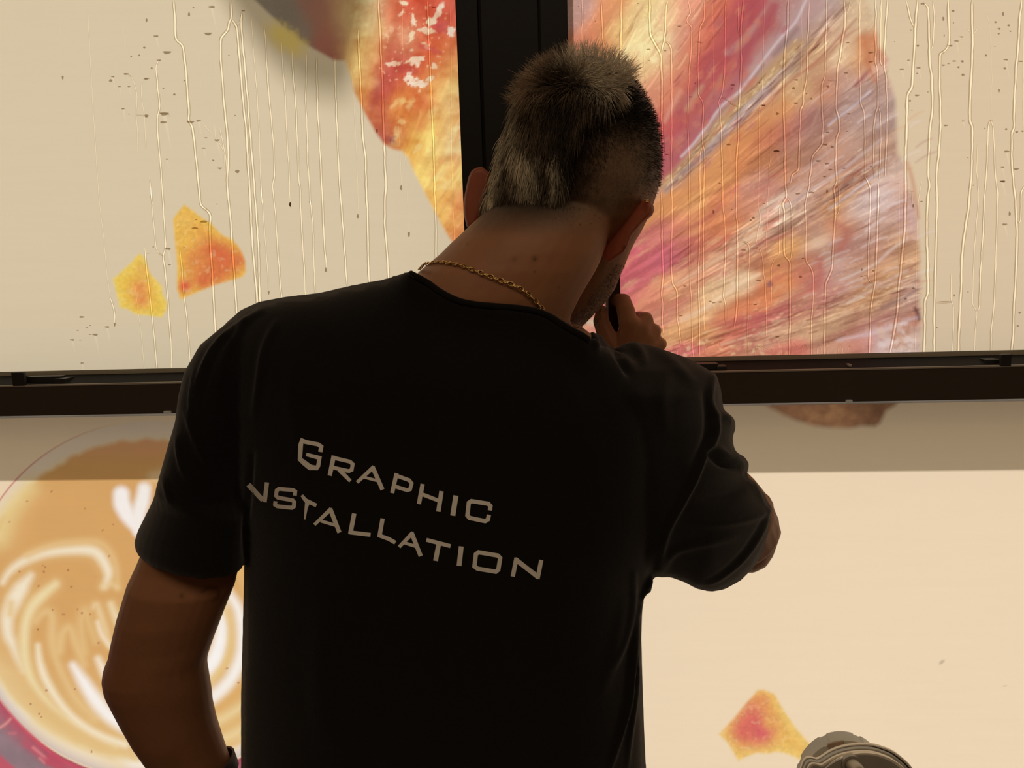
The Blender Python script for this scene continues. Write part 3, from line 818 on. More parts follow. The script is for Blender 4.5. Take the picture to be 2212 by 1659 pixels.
striae(160, 1600, 1930, lambda a: 420 - (a - 1560) * .68, 40, .07, 4)
striae(300, 1420, 1900, lambda a: 500 - (a - 1440) * .72, 60, .12, 5)
striae(160, 1800, 1985, lambda a: 560 - (a - 1850) * .4, 50, .12, 6)
striae(220, 1250, 1560, lambda a: 190 - (a - 1250) * .45, 70, .12, 7)
g9 = np.random.default_rng(9)
for k in range(70):
    a, b = g9.uniform(1700, 1985), g9.uniform(220, 660)
    th = math.atan2(1010 - b, a - 700); L = g9.uniform(22, 60)
    V([(a + L * t * math.cos(th), b - L * t * math.sin(th) - 3 * math.sin(3 * t)) for t in (0, .35, .7, 1)], g9.uniform(1.0, 2.6), ((230, 212, 208), (224, 200, 190), (176, 120, 110), (222, 168, 120))[k % 4], 4, .5)
V([(1640, 592), (1600, 612), (1560, 640), (1515, 670), (1470, 692)], 6, (246, 208, 168), 6, .8)
V([(1640, 500), (1590, 535), (1540, 566), (1490, 596), (1440, 622)], 4, (240, 200, 160), 6, .6)
V([(1560, 440), (1530, 470), (1490, 490), (1430, 505)], 4, (184, 84, 92), 8, .5)
V([(1700, 660), (1650, 686), (1600, 694), (1540, 700)], 9, (190, 88, 86), 12, .6)
V([(1770, 560), (1772, 595), (1758, 620), (1720, 640), (1690, 662)], 9, (192, 98, 88), 9, .6)
V([(1800, 480), (1830, 500), (1820, 530), (1808, 540)], 9, (186, 100, 86), 10, .6)
V([(1960, 515), (1925, 540), (1890, 570), (1850, 590), (1815, 605)], 2.6, (228, 206, 196), 5, .7)
V([(1910, 470), (1890, 485), (1870, 498)], 2.6, (232, 212, 212), 5, .7)
V([(1960, 585), (1920, 605), (1880, 628), (1830, 655)], 3, (226, 196, 180), 6, .6)
V([(1980, 625), (1950, 645), (1905, 665)], 4.5, (124, 92, 96), 6, .6)
V([(1930, 672), (1900, 690), (1860, 705), (1790, 728)], 4, (170, 88, 82), 6, .6)
V([(1985, 685), (1950, 695), (1910, 712), (1860, 725), (1810, 735)], 4, (226, 206, 214), 7, .6)
V([(1976, 665), (1982, 676), (1986, 690)], 5, (92, 60, 64), 5, .8)
for k in range(46):
    a, b = rng.uniform(1900, 1985), rng.uniform(690, 772)
    c.blob(a, b, rng.uniform(3, 9), rng.uniform(3, 8), ((236, 214, 208), (200, 130, 92), (228, 190, 168))[k % 3], rng.uniform(-1, 1), 1.0, .5)
V([(1960, 352), (1970, 385), (1978, 430), (1984, 470)], 5, (196, 118, 92), 7, .6)
V([(1870, 130), (1880, 150), (1890, 175)], 6, (202, 118, 74), 8, .7)
V([(1900, 30), (1905, 70), (1900, 100)], 5, (236, 205, 160), 8, .6)
for a, b, r_ in [(1400, 60, 10), (1388, 105, 14), (1425, 80, 9), (1410, 130, 9)]:
    c.blob(a, b, r_, r_, (254, 236, 172), 0, 1.2, .7)
c.blob(1663, 614, 8, 10, (140, 88, 96), 0, 1.2, .7)
for k in range(40):                                                # sugar and bubbles along the lower edge
    a, b = rng.uniform(1440, 1700), rng.uniform(736, 776)
    c.blob(a, b, rng.uniform(2, 7), rng.uniform(2, 6), ((248, 205, 150), (205, 98, 92), (238, 170, 120))[k % 3], rng.uniform(-1, 1), .8, .5)
lum = (c.c * np.array([.25, .6, .15])).sum(1)[:, None]              # inks a little greyer than the sampled tones
dm = .13 * pm[:, None]
c.c = c.c * (1 - dm) + lum * np.array([1.02, .98, .92]) * dm
fine(c, 8)
film_ur = film_object('window_film', P, q, c.c)
tag(film_ur, 'wet window film printed with large layered red-brown pastry, upper right pane', 'window graphic')

# ---------------- lower left pane: coffee cup seen from above
CREAM_LO = (238, 216, 184)
z0v = at(300, 1690, YW).z
x_g = at(-25, 1680, YW).x
P, q = film_grid(axis([(WX0 + .05, x_g, .03), (x_g, at(545, 1300, YW).x, 2.6 * U), (at(545, 1300, YW).x, mxl + .02, 6 * U)]), axis([(WZ0 + .05, z0v, .03), (z0v, z_vis - .0016, 2.6 * U)]))
px = project(P)
c = Canvas(px[:, 0], px[:, 1], CREAM_LO, G_LO)
x, y = c.x, c.y
eo = np.hypot((x - 330) / 397, (y - 1295) / 387)
ec = np.hypot((x - 330) / 388, (y - 1295) / 350)
ang = np.arctan2(y - 1295, x - 330)
out = np.clip((eo - 1) / .008, 0, 1)
low = np.clip((y - 1380 - .25 * (x - 100)) / 90, 0, 1)
sau = out * low                                                     # saucer beyond the cup, low in the picture
n = fbm(x / 40, y / 40, 51, 3)
g = np.clip((eo - 1.015) / .10, 0, 1)[:, None]
scol = pc((176, 84, 100), G_LO) * (1 - g) + pc((146, 122, 128), G_LO) * g
scol = scol * (1 + .3 * (n - .5))[:, None]
c.c = c.c * (1 - sau[:, None]) + scol * sau[:, None]
for pts, w, col in [([(0, 1502), (28, 1545), (60, 1580), (105, 1622), (150, 1652), (190, 1668)], 5, (205, 84, 104)), ([(-10, 1640), (20, 1665), (60, 1690)], 14, (198, 86, 102)), ([(55, 1605), (80, 1625), (105, 1650)], 8, (184, 92, 108)), ([(0, 1572), (14, 1562), (23, 1553)], 2, (238, 160, 150)), ([(72, 1615), (90, 1630), (103, 1640)], 2.2, (232, 140, 140)), ([(86, 1638), (96, 1648)], 2, (225, 135, 135)), ([(20, 1584), (34, 1584)], 1.5, (214, 120, 128)), ([(110, 1640), (140, 1665)], 12, (190, 82, 100))]:
    c.stroke(pts, w, col, 5, .3, .85)
band = np.clip((1.0 - eo) / .008, 0, 1)
porc = np.where(low > 0, 1, .35) * band
rim = np.clip((eo - .93) / .07, 0, 1)[:, None]
pcol = pc((244, 232, 214), G_LO) * (1 - rim) + pc((206, 188, 178), G_LO) * rim
top_rim = pc((232, 214, 192), G_LO)
lw = low[:, None]
c.c = c.c * (1 - band[:, None]) + (top_rim * (1 - lw) + pcol * lw) * band[:, None]
line = np.exp(-((eo - 1.0) * 390 / 1.6) ** 2) * np.clip(1 - low * 2, 0, 1) * np.clip((260 - x) / 120, 0, 1) * (.45 + .55 * np.clip((y - 960) / 90, 0, 1))
c.mix(line, (186, 92, 110))
m = np.clip((1.02 - ec) / .05, 0, 1)
jag = (fbm(ang * 13, ec * 4, 77, 3) - .5) * .035
m1 = np.clip((1.0 + jag - ec) / .035, 0, 1)
c.mix(m * (1 - .25 * (1 - low)), (232, 208, 148))
cof = pc((216, 166, 104), G_LO) * (1 + .05 * (fbm(x / 60, y / 60, 61) - .5))[:, None]
hi = np.clip((1010 - y) / 60, 0, 1)[:, None]
cof = cof * (1 - hi) + pc((224, 168, 124), G_LO) * hi
low_mix = np.clip((ec - .70) / .28, 0, 1) * low                      # paler coffee towards the lower rim
cof = cof * (1 - .65 * low_mix[:, None]) + pc((236, 212, 158), G_LO) * .65 * low_mix[:, None]
c.c = c.c * (1 - m1[:, None]) + cof * m1[:, None]
def S(pts, w, col, soft=4.0, taper=0.0, amt=1.0, taper0=0.0):
    c.stroke(pts, np.asarray(w) * 1.5 + 3, (229, 192, 130), soft * 2.6, taper, amt * .55, taper0)
    c.stroke(pts, np.asarray(w) * (1.12 if np.max(w) < 6 else 1.0), col, soft * 1.7 + 1, taper, amt * (.8 if np.max(w) < 5 else .95), taper0)
S([(0, 1160), (20, 1110), (48, 1070), (62, 1055)], 16, (233, 212, 150), 16, .2, .8)
c.stroke([(262, 1068), (264, 1088), (275, 1112), (290, 1135), (302, 1152)], [17, 18, 16, 12, 6], (247, 241, 236), 10)
c.stroke([(312, 1056), (308, 1080), (300, 1112), (297, 1150)], [14, 16, 15, 8], (246, 239, 232), 10)
S([(330, 1030), (380, 1022), (420, 1020)], [8, 12, 12], (238, 214, 172), 8, 0, .7)
S([(6, 1258), (20, 1236), (45, 1216), (90, 1197), (140, 1189), (190, 1188), (213, 1198), (230, 1224), (234, 1244), (226, 1266)], [4, 6, 7.5, 8, 8, 8.5, 10, 10, 9, 4], (243, 230, 203), 6)
S([(60, 1200), (110, 1178), (160, 1171), (212, 1171), (238, 1192), (252, 1228), (254, 1270)], 4, (229, 192, 138), 4, .2, .8)
S([(222, 1268), (240, 1262), (252, 1268)], 4, (236, 212, 165), 5, .2, .7)
S([(66, 1244), (45, 1272), (28, 1302), (16, 1335), (18, 1370), (28, 1392), (38, 1420), (50, 1448)], [5, 14, 16, 13, 11, 9, 6, 3], (243, 231, 206), 7)
S([(24, 1304), (22, 1325)], 3.5, (230, 198, 140), 5)
S([(120, 1262), (96, 1282), (70, 1310), (56, 1345), (52, 1385), (56, 1430), (72, 1475), (110, 1522), (170, 1568), (250, 1612)], [7, 10, 9.5, 9, 8, 6, 5, 4, 4, 4], (238, 220, 172), 6)
S([(78, 1342), (92, 1325), (106, 1322), (113, 1336), (112, 1370), (116, 1408), (135, 1458), (165, 1510), (205, 1550)], [4, 6, 7, 7, 6, 6, 6, 6, 7], (232, 200, 146), 6, 0, .7)
S([(82, 1395), (86, 1430), (100, 1470), (128, 1516), (165, 1556), (215, 1588), (270, 1608)], [4, 7, 7, 6, 6, 6, 7], (245, 231, 202), 5)
S([(129, 1405), (134, 1372), (145, 1356), (154, 1362), (163, 1390), (182, 1436)], 5.5, (232, 200, 146), 6, .2, .7)
S([(158, 1438), (176, 1466), (202, 1506), (232, 1542), (265, 1568), (300, 1588)], [6, 12, 14.5, 14, 12, 8], (250, 246, 242), 7)
S([(182, 1408), (175, 1350), (183, 1318), (190, 1342), (206, 1385)], 6, (230, 196, 140), 7, .2, .65)
S([(203, 1312), (209, 1306), (222, 1345), (236, 1395)], [4, 6, 7, 4], (236, 210, 165), 5, 0, .85)
S([(211, 1345), (220, 1372), (238, 1396)], [3, 4, 3], (246, 230, 205), 4)
S([(212, 1424), (226, 1452), (246, 1482), (270, 1510)], [5, 9, 10, 8], (247, 234, 214), 6)
S([(240, 1306), (246, 1322), (262, 1360)], [5, 7, 6], (240, 220, 180), 6)
S([(478, 1305), (482, 1350), (476, 1392), (462, 1428), (438, 1470)], [10, 14, 17, 18, 16], (251, 249, 246), 7)
S([(488, 1318), (500, 1352), (498, 1400), (484, 1440), (446, 1478)], 6, (233, 200, 132), 6, .1, .9)
S([(478, 1262), (498, 1288), (516, 1320), (524, 1370), (520, 1420), (500, 1466), (470, 1500), (430, 1532)], [7, 9, 11, 12, 13, 14, 15, 15], (249, 244, 237), 7)
S([(515, 1230), (530, 1262), (540, 1290)], 5, (226, 180, 112), 6)
S([(430, 1552), (470, 1532), (505, 1505), (530, 1478)], 8, (222, 172, 104), 7)
S([(430, 1572), (475, 1556), (515, 1532), (540, 1515)], 7, (238, 214, 160), 8)
S([(440, 1590), (480, 1576), (530, 1548)], 4, (224, 180, 114), 6)
S([(440, 1606), (490, 1594), (530, 1572)], 6, (238, 214, 160), 7)
S([(460, 1618), (500, 1610), (530, 1596)], 4, (226, 184, 118), 6)
S([(80, 1560), (140, 1600), (200, 1625), (260, 1650)], 6, (237, 214, 158), 12, 0, .6)
S([(60, 1500), (110, 1552), (170, 1596), (240, 1630)], 4, (224, 186, 124), 9, 0, .5)
for a, b in [(92, 1222), (97, 1226), (94, 1235), (43, 1234), (147, 1232), (84, 1266), (155, 1268), (236, 1202), (223, 1146), (58, 1083), (183, 1098), (136, 1327), (140, 1326), (115, 1317), (168, 1317), (177, 1325), (82, 1360), (195, 1327), (161, 1489), (100, 1490), (66, 1521), (84, 1541), (90, 1549), (213, 1389), (112, 1062), (197, 1624), (20, 1127), (490, 1444), (515, 1475), (245, 1134)]:
    c.blob(a, b, 2.2, 2.2, (176, 110, 74), 0, .6, .8)
fine(c, 13)
film_ll = film_object('window_film', P, q, c.c)
tag(film_ll, 'dry window film printed with a cup of latte art, lower left pane', 'window graphic')

# ---------------- lower right pane: plain cream, one crumb, foot of the pastry
P, q = film_grid(axis([(mxr - .02, at(1380, 1300, YW).x, 12 * U), (at(1380, 1300, YW).x, at(1960, 1300, YW).x, 2.6 * U), (at(1960, 1300, YW).x, xb + .1, 8 * U), (xb + .1, WX1 - .05, .03)]), axis([(WZ0 + .05, at(1600, 1690, YW).z, .03), (at(1600, 1690, YW).z, at(1600, 1470, YW).z, 2.6 * U), (at(1600, 1470, YW).z, at(1800, 950, YW).z, 8 * U), (at(1800, 950, YW).z, z_vis - .0016, 2.6 * U)]))
px = project(P)
c = Canvas(px[:, 0], px[:, 1], CREAM_LO, G_LO)
crumb(c, [(1553, 1586), (1572, 1565), (1590, 1545), (1610, 1520), (1624, 1505), (1636, 1491), (1650, 1489), (1674, 1500), (1691, 1531), (1719, 1572), (1743, 1600), (1762, 1618), (1790, 1640), (1736, 1645), (1705, 1630), (1681, 1624), (1660, 1628), (1633, 1627), (1612, 1635), (1595, 1643), (1588, 1632), (1572, 1605)], (231, 184, 98), (236, 200, 116), [(1625, 1560, 26, (216, 104, 96)), (1645, 1580, 20, (214, 96, 104)), (1608, 1580, 20, (218, 112, 98)), (1630, 1530, 14, (220, 118, 100)), (1645, 1515, 14, (226, 150, 96)), (1664, 1560, 12, (228, 164, 96))], 31)
foot = poly_mask(c.x, c.y, np.array([(1640, 850), (1655, 876), (1690, 895), (1720, 908), (1760, 920), (1800, 924), (1835, 925), (1860, 920), (1890, 921), (1901, 914), (1908, 900), (1914, 888), (1935, 874), (1950, 850)]), 6)
n1, n2 = fbm(c.x / 14, c.y / 14, 91, 3), fbm(c.x / 30, c.y / 30, 95, 2)
fc = pc((196, 146, 112), G_LO)[None] * (1 + .5 * (n1 - .5))[:, None] + pc((205, 168, 110), G_LO)[None] * (np.clip((n2 - .55) * 4, 0, 1) * .25)[:, None]
tt = np.clip((c.x - 1820) / 70, 0, 1)[:, None]
fc = fc * (1 - .35 * tt)
c.c = c.c * (1 - foot[:, None]) + fc * foot[:, None]
for a, b, r_ in [(2034, 1432, 3), (1551, 1402, 1.5), (2169, 1480, 1.5)]:
    c.blob(a, b, r_ * 1.4, r_, (150, 130, 95), 0, .6, .8)
fine(c, 17)
film_lr = film_object('window_film', P, q, c.c)
tag(film_lr, 'dry cream window film with one red and yellow crumb, lower right pane', 'window graphic')

# ================================================================== WATER ON THE UPPER PANES
def crop(s, ox, oy):
    return lambda pts: [(ox + a * s, oy + b * s) for a, b in pts]
A1, A2, A5 = crop(.3165, 0, 0), crop(.3616, 600, 0), crop(.2712, 150, 400)
R1, R2, R3, R4, R5 = crop(.226, 1220, 0), crop(.2411, 1620, 0), crop(.2411, 1860, 0), crop(.2532, 1860, 380), crop(.2591, 1420, 350)
LEFT = [
 (A1([(1187, 0), (1195, 130), (1198, 270), (1248, 310), (1268, 460), (1280, 620), (1290, 770), (1285, 830), (1310, 850), (1330, 1000), (1350, 1200), (1370, 1405), (1425, 1445), (1440, 1480), (1432, 1520)]) + [(455, 530), (459, 590), (462, 658), (465, 715), (467, 806)], 4.5),
 (A1([(1575, 0), (1580, 60), (1578, 130), (1560, 160), (1562, 200), (1505, 260), (1505, 380), (1520, 560), (1530, 720), (1548, 880), (1560, 1050), (1550, 1250), (1560, 1370)]) + [(494, 430), (500, 495), (504, 563), (508, 617), (512, 690)], 4.5),
 (A1([(1580, 130), (1615, 180), (1630, 330), (1650, 600), (1680, 870), (1695, 1130)]) + [(539, 400), (546, 536), (554, 625), (557, 680)], 4.6),
 (A1([(1650, 80), (1645, 150), (1660, 330), (1690, 680), (1710, 950), (1735, 1250)]) + [(549, 400), (557, 508), (560, 590), (563, 680)], 4.2),
 (A1([(1615, 180), (1640, 150), (1650, 80), (1665, 72)]), 2.5),
 (A1([(1715, 100), (1730, 330), (1755, 640), (1770, 900), (1775, 1150), (1790, 1400)]) + [(564, 400), (573, 517), (578, 576), (580, 628)], 2.4),
 (A1([(1805, 180), (1820, 420), (1840, 700), (1865, 950), (1875, 1200)]) + [(588, 400), (595, 454), (600, 536), (606, 617), (611, 660)], 3.2),
 (A1([(1920, 280), (1930, 450), (1950, 700), (1960, 950), (1975, 1200), (1980, 1390)]), 2.8),
 (A1([(1990, 330), (2000, 500), (2015, 650), (2030, 950), (2040, 1250)]) + [(648, 400), (652, 495), (658, 590), (660, 655)], 3.2),
 (A1([(2095, 370), (2090, 520), (2085, 690), (2095, 850), (2100, 1100), (2120, 1400)]) + [(670, 430), (676, 481), (677, 536), (681, 655)], 3.0),
 (A2([(232, 330), (238, 620), (250, 850), (265, 1150), (275, 1400), (290, 1600)]), 3.6),
 (A2([(340, 330), (345, 500), (352, 700), (360, 900), (370, 1100), (385, 1300), (400, 1500), (415, 1720)]), 3.6),
 (A2([(440, 420), (455, 600), (465, 800), (475, 1000), (480, 1200), (478, 1280)]), 1.7),
 (A2([(480, 180), (490, 400), (500, 620), (510, 830), (525, 950), (530, 1150), (537, 1300), (540, 1500), (547, 1720)]), 4.4),
 (A2([(600, 0), (612, 200), (625, 500), (635, 800), (642, 1000), (648, 1120), (640, 1180), (640, 1350), (655, 1530), (665, 1720)]), 4.6),
 (A2([(745, 0), (745, 200), (752, 400), (750, 520)]), 2.0),
 (A2([(712, 400), (715, 550), (724, 800), (735, 1000), (737, 1115)]), 1.6),
 (A2([(752, 560), (760, 900), (770, 1100), (782, 1390)]), 1.2),
 (A2([(893, 0), (905, 300), (915, 500), (925, 750), (937, 1000), (940, 1250), (945, 1400), (947, 1600)]), 4.0),
 (A2([(1030, 50), (1037, 300), (1035, 600), (1037, 900), (1045, 1150), (1055, 1450)]), 2.2),
 (A1([(597, 50), (610, 250), (630, 650), (655, 1050), (680, 1400)]) + [(225, 522), (231, 590), (238, 641)], 1.9),
 ([(238, 641), (245, 663), (249, 685), (247, 701)], 3.4),
 (A1([(868, 505), (905, 530), (935, 640), (930, 780), (940, 900), (940, 1040)]), 2.2),
 (A1([(1005, 535), (970, 545), (965, 650), (985, 790), (1000, 1040)]), 2.0),
 (A1([(1020, 1210), (1040, 1400)]) + [(325, 400), (330, 468), (338, 538), (345, 549), (352, 553)], 2.8),
 (A1([(1085, 410), (1065, 450), (1078, 600), (1092, 740), (1075, 790), (1075, 900), (1095, 1100), (1115, 1400)]) + [(355, 481), (359, 533), (356, 540), (352, 553), (356, 576), (363, 644), (366, 698), (370, 753), (370, 803)], 3.4),
 (A1([(1090, 775), (1150, 775), (1165, 800)]), 2.2),
 ([(313, 536), (317, 584), (323.5, 630), (329, 685), (334, 739), (340, 805)], 3.4),
 ([(290, 600), (298, 671), (305, 717), (313, 805)], 2.0),
 ([(389, 536), (393, 580), (398, 644), (405, 698), (412, 800)], 3.2),
 (A1([(1500, 870), (1520, 960), (1545, 1100), (1550, 1250)]), 2.6),
 (A1([(1465, 840), (1470, 950), (1495, 965), (1530, 1040), (1535, 1160)]), 2.0),
 (A1([(1370, 825), (1400, 860), (1430, 895), (1465, 930)]), 2.0),
 (A1([(935, 785), (985, 790), (1010, 800)]), 2.4),
 (A1([(1505, 262), (1540, 225), (1565, 205)]), 3.0),
 (A1([(835, 0), (845, 200), (855, 480)]), 1.0),
 (A1([(405, 30), (415, 300), (427, 520)]), 0.9),
 (A1([(1355, 290), (1365, 500), (1380, 800)]), 0.9),
 (A1([(1465, 240), (1470, 600), (1465, 840)]), 0.9),
]
RIGHT = [
 (R1([(165, -60), (165, 0), (172, 170), (160, 280), (165, 430), (172, 620)]), 3.0), (R1([(345, 0), (355, 230), (370, 430), (384, 660)]), 4.0), (R1([(538, 0), (540, 200), (538, 400), (533, 720)]), 4.4),
 (R1([(812, 0), (812, 200), (818, 340), (870, 430), (920, 520), (925, 700), (930, 900), (925, 1100), (930, 1230), (945, 1500)]), 4.8),
 (R1([(990, 10), (970, 40), (960, 250), (955, 390), (935, 430), (920, 520)]), 4.0),
 (R1([(955, 395), (990, 405), (1020, 470), (1022, 700), (1025, 950), (1022, 1300), (1020, 1550)]) + R5([(120, 0), (122, 300), (120, 600), (118, 900), (125, 1020), (165, 1065), (165, 1300), (185, 1390), (190, 1520)]), 4.0),
 (R5([(35, 250), (37, 550), (42, 800), (52, 950), (35, 1080), (45, 1200), (38, 1320), (55, 1440)]), 4.2),
 (R1([(795, 380), (765, 410), (762, 600), (768, 800)]), 2.4), (R1([(680, 480), (680, 700)]), 1.4),
 (R1([(1180, 0), (1205, 130), (1165, 170), (1165, 220), (1215, 250), (1210, 450), (1190, 700), (1180, 950), (1175, 1200), (1190, 1500)]) + R5([(268, 0), (270, 300), (268, 700), (272, 1000), (285, 1120), (290, 1500), (300, 1640)]), 3.4),
 (R1([(1240, 60), (1235, 200), (1240, 300)]), 1.8),
 (R1([(1335, 0), (1330, 210), (1295, 250), (1285, 400), (1275, 650), (1280, 930), (1320, 950), (1325, 1050), (1315, 1250), (1315, 1400), (1335, 1430)]) + R5([(395, 0), (385, 300), (383, 700), (385, 1000), (390, 1400)]), 3.8),
 (R1([(1315, 1400), (1295, 1440), (1290, 1560)]) + R5([(355, 0), (357, 250), (350, 700), (342, 900), (345, 1150), (350, 1300), (355, 1640)]), 3.8),
 (R1([(1230, 405), (1270, 400), (1320, 410)]), 2.6),
 (R1([(1415, 0), (1418, 400), (1420, 700), (1425, 950), (1450, 990)]), 2.2),
 (R1([(1540, 0), (1535, 250), (1528, 500), (1530, 700), (1510, 850), (1500, 925), (1460, 975), (1490, 1040), (1495, 1300)]) + R5([(540, 0), (545, 200), (545, 400), (560, 450), (568, 750), (560, 950), (552, 1130), (570, 1180), (572, 1370)]), 3.6),
 (R1([(1500, 930), (1570, 960), (1585, 990), (1655, 1020)]), 2.8),
 (R1([(1655, 0), (1660, 320), (1685, 345)]), 3.0),
 (R1([(1705, 0), (1690, 200), (1685, 345), (1688, 600), (1675, 850), (1665, 1010), (1660, 1300)]) + R5([(658, 0), (660, 300), (655, 460), (668, 490), (668, 900), (665, 1150), (655, 1290), (640, 1380)]), 4.2),
 (R1([(1910, 0), (1900, 400), (1890, 700), (1895, 1000), (1860, 1020), (1860, 1300)]) + R5([(850, 0), (845, 250), (845, 400), (860, 440), (860, 510), (835, 580), (822, 700)]), 2.6),
 (R1([(1975, 680), (1990, 1000), (1995, 1090)]), 1.8), (R1([(1970, 1200), (1965, 1560)]) + R5([(935, 0), (925, 250), (920, 350), (922, 500), (905, 620), (915, 800)]), 2.4),
 (R5([(860, 530), (885, 640), (905, 720), (905, 800)]), 2.0),
 (R1([(2135, 0), (2130, 250), (2110, 430), (2095, 620), (2090, 870), (2095, 1100), (2105, 1400)]) + R5([(1065, 0), (1068, 200), (1080, 300), (1040, 345), (1060, 400), (1055, 700), (1060, 790), (1105, 820), (1105, 1100), (1105, 1350), (1100, 1650)]), 4.6),
 (R5([(690, 660), (755, 670), (770, 720), (762, 900), (755, 1200), (755, 1640)]), 3.2),
 (R5([(780, 720), (855, 715), (880, 800), (885, 920), (900, 1000), (908, 1300), (910, 1450)]), 3.2),
 (R5([(1080, 300), (1110, 330), (1120, 420), (1125, 700), (1120, 770), (1105, 820)]), 3.6),
 (R5([(1045, 350), (1015, 370), (1020, 600), (1018, 780), (980, 800), (950, 880), (950, 1200)]), 2.8),
 (R2([(465, 0), (465, 400), (460, 600), (470, 780)]), 2.2),
 (R2([(530, 0), (520, 300), (515, 600), (505, 740), (485, 800), (480, 940), (455, 980), (445, 1200), (440, 1530), (380, 1560), (370, 1640), (350, 1650)]), 4.0),
 (R2([(685, 0), (682, 300), (675, 500), (672, 710), (645, 740), (645, 950), (655, 1100), (648, 1290), (560, 1400), (545, 1580)]) + R5([(1270, 120), (1268, 200), (1248, 290), (1230, 350), (1238, 550), (1240, 830), (1280, 870), (1300, 940), (1298, 1150), (1285, 1350), (1283, 1640)]), 4.0),
 (R2([(700, 722), (770, 724)]), 2.4),
 (R2([(840, 0), (855, 100), (850, 250), (830, 330), (810, 500), (785, 600), (775, 800), (770, 970), (800, 1050), (800, 1190), (775, 1230), (770, 1450), (778, 1600)]) + R5([(1495, 180), (1470, 215), (1485, 300), (1485, 450), (1470, 650), (1455, 900), (1400, 1020), (1395, 1200), (1395, 1650)]), 4.6),
 (R5([(1495, 185), (1515, 210), (1515, 430), (1490, 450)]), 3.2), (R2([(900, 0), (880, 110), (855, 130)]), 2.6),
 (R2([(985, 0), (985, 300), (982, 600), (990, 800), (990, 940), (1025, 990), (1030, 1300), (1030, 1600)]) + R4([(35, 0), (80, 100), (75, 300), (65, 600), (60, 780), (65, 900), (105, 920)]), 3.6),
 (R2([(1120, 0), (1130, 100), (1120, 330), (1130, 420), (1122, 560), (1140, 600), (1145, 800), (1148, 960), (1125, 1000), (1110, 1160), (1105, 1400), (1115, 1600)]), 3.8),
 (R2([(1175, 0), (1172, 300), (1165, 560), (1190, 600)]), 3.6), (R2([(1148, 960), (1170, 1000), (1172, 1300), (1160, 1600)]), 3.6),
 (R2([(1230, 0), (1215, 250), (1205, 450), (1200, 600), (1220, 680), (1225, 850), (1230, 1000), (1222, 1300), (1210, 1580)]), 4.2),
 (R2([(1500, 0), (1485, 200), (1475, 400), (1460, 640), (1450, 790), (1410, 840), (1405, 1100), (1395, 1350), (1392, 1600)]) + R4([(380, 200), (370, 480), (340, 800), (320, 970), (310, 1150), (290, 1280), (262, 1440), (240, 1530)]), 5.4),
 (R2([(1400, 10), (1440, 190), (1470, 250)]), 4.0),
 (R2([(1550, 20), (1595, 60), (1605, 250), (1610, 600), (1630, 680), (1635, 1000), (1615, 1100), (1600, 1400), (1590, 1580)]) + R4([(590, 80), (570, 150), (560, 400), (565, 700), (572, 1010), (545, 1060), (540, 1300), (533, 1560)]), 5.0),
 (R2([(1635, 0), (1655, 150), (1645, 300), (1635, 430), (1615, 440)]), 3.2),
 (R2([(1775, 0), (1780, 200), (1785, 400), (1750, 460), (1700, 480), (1695, 780), (1705, 880), (1710, 1100), (1690, 1400), (1670, 1590)]) + R4([(645, 60), (650, 250), (640, 600), (630, 900), (620, 1250), (625, 1350), (620, 1560)]), 4.6),
 (R3([(995, 0), (995, 250), (1000, 320), (992, 600), (985, 700), (970, 1100), (995, 1110), (998, 1300), (985, 1600)]) + R4([(915, 300), (880, 500), (860, 700), (855, 900), (840, 1200), (825, 1560)]), 5.2),
 (R3([(955, 265), (990, 300)]), 3.0), (R3([(1045, 250), (1005, 310)]), 3.0),
 (R3([(1120, 100), (1150, 230), (1165, 450), (1175, 700), (1160, 1000)]), 1.4),
 (R3([(1185, 1075), (1155, 1080), (1138, 1130), (1130, 1400), (1120, 1600)]) + R4([(1050, 200), (1040, 500), (1020, 800), (1010, 1130), (990, 1160)]), 3.6),
 (R3([(1160, 1080), (1185, 1130), (1195, 1400), (1205, 1600)]) + R4([(1165, 150), (1160, 400), (1150, 700), (1140, 1000), (1130, 1130), (1110, 1350), (1105, 1560)]), 3.2),
 (R3([(1045, 1290), (1035, 1550)]) + R4([(995, 20), (1005, 200), (985, 400), (965, 650), (955, 900), (950, 1100), (990, 1160), (975, 1300), (965, 1560)]), 2.6),
 (R3([(1440, 0), (1420, 180), (1410, 400), (1385, 650), (1370, 1000), (1370, 1150), (1350, 1190), (1350, 1500)]) + R4([(1295, 0), (1325, 300), (1330, 480), (1325, 700), (1310, 1000), (1300, 1300), (1280, 1560)]), 4.8),
 (R3([(1458, 260), (1455, 700), (1455, 1150)]), 2.4), (R4([(1400, 80), (1365, 130), (1360, 400), (1340, 405)]), 3.6),
 (R4([(325, 60), (328, 300), (325, 600), (318, 840)]), 2.0), (R4([(290, 70), (325, 62)]), 2.0),
 (R4([(520, 30), (490, 200), (478, 450), (470, 700), (470, 1000), (465, 1300), (458, 1560)]), 2.0),
 (R4([(470, 1000), (520, 1005)]), 1.6), (R4([(570, 1014), (605, 1014)]), 2.6),
 (R4([(770, 830), (765, 1060), (790, 1110), (790, 1300), (775, 1560)]), 2.6), (R4([(640, 1080), (775, 1076)]), 3.4),
 (R4([(420, 133), (450, 133)]), 1.8), (R4([(433, 135), (438, 240)]), 3.0),
 (R4([(150, 60), (145, 300), (135, 600), (125, 850), (120, 920), (85, 1100), (75, 1400), (70, 1560)]), 4.4),
 (R4([(20, 150), (15, 500), (10, 780)]), 1.2),
 (R3([(330, 760), (330, 1000), (318, 1300), (320, 1600)]), 1.2),
]
